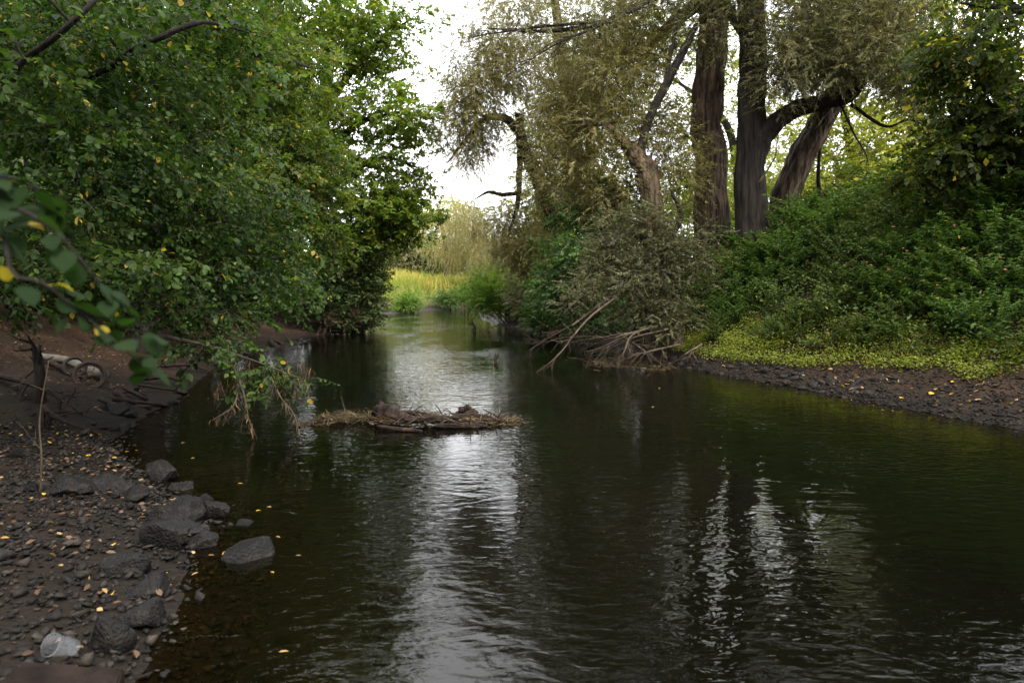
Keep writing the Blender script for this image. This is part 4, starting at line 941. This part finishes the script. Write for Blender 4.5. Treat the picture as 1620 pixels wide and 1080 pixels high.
rd_ = np.random.default_rng(19)
c = G(650, 672); raft = thing('driftwood_raft', 'tangled raft of dark driftwood and pale weed stranded in mid river', 'driftwood', c)
def W(px, py, z=0): return G(px, py, 0) + np.array([0, 0, z])
def raft_log(pts, rads, name='log', mat='wetwood', sides=12):
    n = 30 if rads[0] > .02 else 5; ln = smooth_line(pts, n); rr = np.interp(np.linspace(0, 1, len(ln)), np.linspace(0, 1, len(rads)), rads)
    if rads[0] > .02:
        ln = ln + rd_.normal(0, .10, ln.shape) * rr[:, None]; rr = rr * rd_.uniform(.75, 1.15, len(rr))
    mb = MB(); tube(mb, ln, rr, sides, cap=True, rough=.75); mb.build(name, M[mat], raft, smooth=False)
raft_log([W(588, 668, .02), W(598, 668, .16), W(612, 670, .17), W(640, 672, .10), W(675, 676, .05)], [.05, .09, .08, .05, .02], 'root_stump')
raft_log([W(600, 672, .04), W(650, 672, .07), W(700, 672, .06), W(755, 672, .05)], [.03, .04, .035, .025])
raft_log([W(690, 670, .05), W(740, 669, .08), W(800, 671, .03)], [.035, .045, .02])
raft_log([W(720, 666, .06), W(738, 666, .14), W(757, 667, .08)], [.05, .07, .04], 'root_stump')
raft_log([W(598, 680, .04), W(640, 682, .03), W(668, 684, .02)], [.02, .03, .015])
raft_log([W(612, 668, .13), W(660, 670, .14), W(705, 672, .08)], [.035, .03, .015])
raft_log([W(735, 668, .12), W(770, 670, .09), W(808, 672, .02)], [.03, .025, .01])
raft_log([W(640, 676, .10), W(690, 675, .12), W(730, 672, .10)], [.025, .03, .015])
raft_log([W(690, 678, .05), W(745, 677, .03), W(772, 675, .02)], [.03, .03, .02])
for k in range(120):
    px = rd_.uniform(585, 790); p0 = W(px, rd_.uniform(664, 678), .05); a = rd_.uniform(-1, 1)
    d = np.array([a, rd_.normal(0, .3), abs(rd_.normal(.1, .28))]); L = rd_.uniform(.15, .5)
    raft_log([p0, p0 + d * L * .5 + rd_.normal(0, .02, 3), p0 + d * L], [rd_.uniform(.006, .016), .004], 'stick', 'wetwood' if k % 3 else 'dead', 6)
raft_log([W(548, 664, 0), W(545, 664, .16), W(540, 664, .33)], [.008, .006, .003], 'stalk', 'dead', 5)
mb = MB()
wisps(mb, np.array([W(px, 666 + rd_.normal(0, 2.5), .03 + .05 * rd_.random()) for px in rd_.uniform(512, 600, 60)]), 900, .2, rd_, .055)
wisps(mb, np.array([W(px, 670 + rd_.normal(0, 2), .05 + .05 * rd_.random()) for px in rd_.uniform(600, 770, 60)]), 600, .16, rd_, .05)
wisps(mb, np.array([W(px, 668 + rd_.normal(0, 2), .02) for px in rd_.uniform(765, 820, 40)]), 500, .18, rd_, .05)
wisps(mb, np.array([W(px, 672, .005) for px in rd_.uniform(470, 520, 20)]), 90, .2, rd_, .03)
o = mb.build('weed_mat', M['weed'], raft); o['kind'] = 'stuff'
mb = MB(); pp = np.array([W(px, 670 + rd_.normal(0, 3), .09) for px in rd_.uniform(590, 780, 70)]); a = rd_.uniform(0, 6.28, 70)
leafset(mb, pp, np.stack([np.cos(a), np.sin(a), rd_.normal(0, .4, 70)], -1), .06, .5, rd_, .6, .5, .15); o = mb.build('caught_leaves', M['brownlitter'], raft); o['kind'] = 'stuff'

# bare branches dipping from the collapsed willow, and drift piles
bare_branch('fallen_branch', 'long pale bare willow bough dipping its forked tips into the river', 'branch', G(832, 560), [P(985, 452, 16.2), P(940, 490, 16.3), P(895, 520, 16.6), P(858, 540, 17.0), G(828, 560)], [.04, .03, .022, .015, .006], M['dead'], 301, 1, 3, 9, .5, -.05, .16, .5)
bare_branch('fallen_branch', 'pale bare bough bending down into the water beside the longer one', 'branch', G(855, 588), [P(975, 470, 15.6), P(935, 500, 15.2), P(908, 530, 14.9), P(885, 560, 14.7), G(852, 588)], [.034, .026, .02, .013, .005], M['dead'], 302, 1, 4, 12, .55, -.06, .18, .45)
for k, (pl_, lab) in enumerate([([P(1060, 520, 15.8), P(1000, 535, 15.6), G(925, 562)], 'bare brown branch of the drift pile pointing out over the river'), ([P(1040, 515, 15.6), P(1000, 530, 15.4), P(985, 560, 15.2), G(960, 580)], 'crooked bare branch in the middle of the drift pile'),
                             ([P(975, 525, 16.2), P(1010, 548, 15.6), G(1052, 580)], 'straight pale branch slanting down the drift pile to the water'), ([P(1075, 545, 15.6), P(1020, 558, 15.3), G(965, 577)], 'low bare branch lying in the water at the drift pile'),
                             ([P(1110, 545, 15.4), P(1085, 560, 15.2), G(1060, 578)], 'short dark branch between the drift pile and the rocks'), ([P(1075, 520, 16), P(1020, 522, 15.8), P(960, 538, 15.8), G(915, 556)], 'topmost bare branch of the drift pile under the willow')]):
    bare_branch('drift_branch', lab, 'branch', G(1000, 570), pl_, [.032, .022, .008], M['dead'], 310 + k, 2, 3, 11, .55, -.05, .3, .2, group='branches of the drift pile')
mb = MB(); pl_ = np.array([G(px, py) for px, py in zip(rd_.uniform(915, 1060, 40), rd_.uniform(566, 584, 40))]); wisps(mb, pl_, 500, .25, rd_, .15)
o = mb.build('flotsam', M['weed']); tag(o, 'floating weed scraps caught in front of the drift pile', 'flotsam', kind='stuff')
for k, (px, py, d, lab) in enumerate([(850, 500, 27, 'brown brushwood heap on the right shore below the bright bush'), (815, 508, 29, 'thin brushwood heap reaching the water near the river bend'), (885, 515, 25, 'dark brushwood heap beside the nettles')]):
    q0 = P(px, py, d); q0[2] = max(gz(q0[0], d), .05)
    bare_branch('brushwood_heap', lab, 'brushwood', q0, [q0 + [.9, .2, .35], q0 + [0, 0, .4], q0 + [-1.2, -.2, .02]], [.03, .025, .008], M['twig'], 330 + k, 2, 4, 12, .7, -.05, .4, .05)
q0 = G(750, 524); bare_branch('river_snag', 'small dark stump with twigs standing in the far water', 'snag', q0, [q0 - [0, 0, .1], q0 + [.03, 0, .15], q0 + [-.05, 0, .38]], [.09, .07, .02], M['wetwood'], 341, 1, 3, 6, .7, 0, .8, .2)
q0 = G(783, 574); bare_branch('river_snag', 'tiny brown snag poking out of the river before the long bough', 'snag', q0, [q0 - [0, 0, .1], q0 + [.02, 0, .04], q0 + [-.02, 0, .13]], [.05, .04, .01], M['wetwood'], 342, 1, 3, 5, .7, 0, .8, .2)
b = P(850, 440, 26.5); bare_branch('leaning_stem', 'dark bent stem leaning from the right shore under the willow bush', 'stem', [b[0], b[1], 0], [G(828, 520) + [.4, 0, .05], P(845, 485, 26.3), P(880, 462, 26.5), P(905, 440, 26.8)], [.09, .08, .06, .03], M['bark_dark'], 343, 1, 3, 6, .5, 0, .3, .3)

# ------------------------------------------------------------------ left bank: junk, wood, roots
c0 = P(110, 560, 11.6); zg = gz(c0[0], 11.6)
def on(px, d, dz=0): x = P(px, HOR, d)[0]; return np.array([x, d, gz(x, d) + dz])
mb = MB(); tube(mb, smooth_line([on(58, 11.3, .10), on(105, 11.4, .12), on(160, 11.2, .10)], 12), np.linspace(.06, .085, 13)[:len(smooth_line([[0]*3, [1]*3, [2]*3], 12))], 14, cap=True, rough=.25)
o = mb.build('fallen_log', M['palewood'], base=tuple(on(105, 11.4)), smooth=True); tag(o, 'pale grey broken log lying on the brown left bank', 'log')
c = on(135, 10.6, .15); t = thing('old_wheel', 'old muddy wheel leaning half buried on the left bank below the pale log', 'wheel', on(135, 10.6))
ax = unit(np.array([.55, -.75, .35])); u = unit(np.cross(ax, [0, 0, 1])); w = np.cross(u, ax); a = np.linspace(0, 2 * math.pi, 41)
ring = lambda R, off=0: np.array([c + R * (math.cos(k) * u + math.sin(k) * w) + ax * off for k in a])
mb = MB(); tube(mb, ring(.21), .03, 10); mb.build('tyre', M['rubber'], t, smooth=True)
mb = MB(); tube(mb, ring(.17), .012, 6); wheel_rim = mb.build('rim', M['rust'], t, smooth=True)
mb = MB(); tube(mb, [c - ax * .05, c + ax * .05], .035, 10, cap=True); mb.build('hub', M['rust'], t, smooth=True)
for k in range(6): mb = MB(); tube(mb, [c, c + .165 * (math.cos(k * 1.047) * u + math.sin(k * 1.047) * w)], .007, 5); mb.build('spoke', M['rust'], wheel_rim, base=tuple(t['_b']))
c = on(112, 10.9, .16); mb = MB(); ring2 = np.array([c + .15 * (math.cos(k) * u + math.sin(k) * w) for k in a]); tube(mb, ring2, .028, 10); o = mb.build('rubber_ring', M['rubber'], base=tuple(on(112, 10.9)), smooth=True); tag(o, 'small muddy rubber ring lying behind the old wheel', 'ring')
rl = np.random.default_rng(23)
labs = ['dark wet plank lying in the rubble right of the old wheel', 'broken board propped on the rubble beside the old wheel', 'short thick stick at the foot of the pale log', 'dark pole lying along the mud of the left bank', 'rotten branch stuck in the mud near the tan boulder', 'thin stick bridging the rubble under the lime leaves', 'dark log on the brown slope under the dark shrub', 'slanting grey stick on the brown slope before the dark shrub', 'thin log at the waterline below the brown slope']
spots = [(175, 10.2, 230, 9.9), (190, 10.6, 225, 10.4), (70, 10.9, 120, 10.8), (170, 9.9, 260, 10.3), (150, 9.6, 200, 9.3), (210, 11, 290, 11.6), (425, 21.5, 450, 20.2), (432, 22.2, 470, 22), (395, 19.4, 460, 20.5)]
for k, (p1, d1, p2, d2) in enumerate(spots):
    A = on(p1, d1, .05 + .1 * rl.random()); B = on(p2, d2, .03); r_ = [.05, .04, .05, .035, .04, .02, .09, .05, .05][k]
    mb = MB(); ln = smooth_line([A, .5 * (A + B) + rl.normal(0, .04, 3), B], 10); tube(mb, ln, np.linspace(r_, r_ * .7, len(ln)), 9, cap=True, rough=.35)
    o = mb.build('dead_stick', M['wetwood'], base=tuple(A), smooth=True); tag(o, labs[k], 'stick', 'dead wood on the left bank')
q0 = on(52, 9.2); bare_branch('dark_stump', 'dark broken stump with stubs on the left bank before the pale log', 'stump', q0, [q0 - [0, 0, .15], q0 + [.02, 0, .25], q0 + [-.05, .1, .55], q0 + [-.12, .1, .8]], [.09, .07, .06, .02], M['bark_dark'], 351, 1, 3, 6, .7, .05, .4, .3)
q0 = on(45, 5.6); bare_branch('dry_stalk', 'thin dry stalk rising from the near left shore', 'stalk', q0, [q0 - [0, 0, .05], q0 + [.03, 0, .3], q0 + [.02, .02, .62], q0 + [.1, .05, 1.1]], [.009, .008, .006, .003], M['dead'], 352, 1, 2, 5, .7, 0, .2, .2)
for k, (pa, da, pb, db, lab) in enumerate([(-20, 9.6, 120, 8.8, 'dark root snaking down the left bank behind the dry stalk'), (60, 8.6, 150, 8.0, 'short dark root at the edge of the dark mud'), (215, 11.8, 290, 12.4, 'root lying along the waterline below the lime leaves'), (250, 13.5, 330, 14.5, 'forked root on the wet bank under the lime leaves'), (330, 17, 385, 18.2, 'exposed root at the foot of the brown slope')]):
    A = on(pa, da, .06); B = on(pb, db, .02); Cc = .5 * (A + B) + [rl.normal(0, .1), rl.normal(0, .1), .08]
    bare_branch('exposed_root', lab, 'root', A, [A, Cc, B], [.045, .03, .012], M['wetwood'], 370 + k, 1, 3, 8, .6, -.08, .4, .1, group='roots on the left bank')
# drowned twigs with dry weed under the overhanging lime bough
for k, (pl_, lab) in enumerate([([P(370, 580, 8.4), P(385, 620, 8.2), P(392, 655, 8.1), P(400, 685, 8.0)], 'drooping twig hung with dry brown weed under the overhanging leaves'), ([P(430, 600, 8.5), P(445, 630, 8.4), P(465, 655, 8.3), P(474, 690, 8.2)], 'drooping twig with a pale weed tuft touching the water'), ([P(380, 590, 8.4), P(370, 640, 8.1), P(335, 665, 7.9)], 'thin forked twig bending back towards the left shore')]):
    t = bare_branch('drooping_twig', lab, 'twig', G(400, 690), pl_, [.012, .01, .007, .003], M['dead'], 360 + k, 1, 3, 7, .6, -.1, .3, .1, group='twigs drooping into the river')
    mb = MB(); wisps(mb, smooth_line(pl_, 12)[4:], 26, .12, rd_, .02, False); o = mb.build('dry_weed', M['weed'] if k == 1 else M['brownlitter'], t); o['kind'] = 'stuff'
mb = MB(); wisps(mb, np.array([P(px, py, 8.5) for px, py in zip(rd_.uniform(340, 490, 40), rd_.uniform(570, 620, 40))]), 200, .14, rd_, .04, False)
o = mb.build('hanging_weed', M['brownlitter']); tag(o, 'dry brown flood weed hanging from the lowest lime bough', 'weed', kind='stuff')

# ------------------------------------------------------------------ fallen leaves
bm_, fc = LEAF['broad']; LM = []
for k in range(6):
    V = bm_ * [1, rs.uniform(.35, 1.0), 1] + np.array([-.5, 0, 0]); V[:, 2] = rs.normal(.05, .07, 6); mb = MB(); mb.add(V, fc, v=np.full(6, rs.uniform(.1, .9)), y=np.full(6, float(k % 3 == 0))); LM.append(mb.mesh('fallen_leaf', M['litter']))
def litter(pts, size, label, group, seed, cap=145):
    pts = pts[vnoise(pts[:, 0], pts[:, 1], 2.3, 4) * .7 + vnoise(pts[:, 0], pts[:, 1], 6, 2) * .3 > .42]
    r = np.random.default_rng(seed)
    for i, p in enumerate(pts[:cap]):
        o = bpy.data.objects.new('fallen_leaf', LM[int(r.integers(0, 6))]); COL.objects.link(o)
        o.location = (p[0], p[1], p[2] + .035); o.rotation_euler = (r.normal(0, .35), r.normal(0, .35), r.uniform(0, 6.28)); o.scale = (size * r.uniform(.6, 1.2),) * 3
        tag(o, label, 'leaf', group)
litter(land(400, (-6, -1.5), (2.5, 8), (-.05, 2.8), 401), .042, 'yellow or tan fallen leaf lying on the stony left shore', 'fallen leaves on the left shore', 402)
litter(land(300, (4, 9.5), (7.3, 15.5), (.2, 1.9), 403), .085, 'pale yellow fallen leaf lying on the gravel of the right shore', 'fallen leaves on the right shore', 404)
mb = MB(); q = np.vstack([land(3200, (-14, -4.5), (7.5, 26), (.5, 6), 405), land(520, (-6.5, -1.5), (2.3, 8), (0, 3), 406)]); a = rl.uniform(0, 6.28, len(q))
leafset(mb, q + [0, 0, .03], np.stack([np.cos(a), np.sin(a), rl.normal(0, .2, len(q))], -1), .06, .6, rl, .3, .5, .12); o = mb.build('leaf_litter', M['brownlitter']); tag(o, 'brown and yellow leaf litter scattered over the left bank', 'leaf litter', kind='stuff')
mb = MB(); x = rl.uniform(-6, 6, 900); y = rl.uniform(3, 26, 900); s = sdf(x, y); k = (s < -.05) & ((s > -.7) | (rl.random(900) < .02)); x = x[k]; y = y[k]; n = len(x); a = rl.uniform(0, 6.28, n)
leafset(mb, np.column_stack([x, y, np.full(n, .006)]), np.stack([np.cos(a), np.sin(a), 0 * a], -1), .05, .5, rl, .05, .6, .4); o = mb.build('floating_leaves', M['litter']); tag(o, 'small leaves drifting on the dark water', 'leaves', kind='stuff')

# ------------------------------------------------------------------ near hazel spray with big leaves
out = np.array([[0, 0], [.06, .16], [.18, .32], [.36, .42], [.55, .40], [.74, .28], [.90, .12], [1, 0]])
def big_leaf(seed, y):
    r = np.random.default_rng(seed); mb = MB(); n = len(out); V = []
    for (x, w) in out:
        zz = -.16 * x * x
        for f in (-1, -.5, 0, .5, 1): V.append((x, f * w * (1 + .05 * r.normal()), zz + .10 * abs(f) * w + .012 * r.normal()))
    Qs = [[i * 5 + j, i * 5 + j + 1, i * 5 + 6 + j, i * 5 + 5 + j] for i in range(n - 1) for j in range(4)]
    mb.add(np.array(V) * .105, Qs, v=np.full(len(V), r.uniform(.15, .5)), y=np.full(len(V), y)); return mb.mesh('leaf', M['hazel'], smooth=True)
M['hazel'] = leaf_mat('hazel_leaf', (.010, .028, .008), (.034, .066, .014), (.50, .38, .04), trans=.45, rough=.7, spec=.12)
BL = [big_leaf(k, 0) for k in range(4)]; BLY = [big_leaf(9, 1.0), big_leaf(10, .8)]
rh = np.random.default_rng(31)
b = np.array([-2.1, 1.2, gz(-2.1, 1.2)])
hz = thing('hazel_sapling', 'hazel sapling with big dark rounded leaves close by on the left', 'hazel', b)
hstems = [[b, P(-150, 400, 1.25), P(0, 330, 1.2), P(90, 370, 1.22), P(160, 450, 1.25), P(235, 525, 1.3)], [b, P(-120, 480, 1.25), P(30, 440, 1.15), P(110, 480, 1.2), P(170, 530, 1.22), P(230, 580, 1.25)], [b, P(-160, 300, 1.25), P(-20, 280, 1.2), P(40, 290, 1.25), P(90, 330, 1.3)]]
lp = []
for st in hstems:
    ln = smooth_line(st, 26); mb = MB(); tube(mb, ln, np.linspace(.005, .0012, len(ln)), 6); mb.build('stem', M['bark_dark'], hz, smooth=True)
    nL = len(ln)
    for i in range(9, nL):
        for _ in range(1): lp.append((ln[i], unit(ln[min(i + 1, nL - 1)] - ln[i - 1])))
def put_leaf(p, d, me, s):
    F = rot_frame(np.array([d]), np.array([rh.normal(0, .45)]))[0]
    o = bpy.data.objects.new('leaf', me); COL.objects.link(o); o.parent = hz
    q = p - b; o.matrix_local = Matrix([[*(F[a] * s), q[a]] for a in range(3)] + [[0, 0, 0, 1]])
for p, tn in lp:
    d = unit(tn * .4 + rh.normal(0, .7, 3) * [1, 1, .4] + [0, 0, -.25]); pet = p + d * .02
    put_leaf(pet, d, BL[int(rh.integers(0, 4))], rh.uniform(.28, .55))
for px, py, d in [(15, 445, 1.25), (75, 452, 1.25), (90, 448, 1.27), (45, 352, 1.3), (150, 520, 1.3)]:
    put_leaf(P(px, py, d), unit(rh.normal(0, .6, 3) + [.2, 0, -.5]), BLY[int(rh.integers(0, 2))], .3)
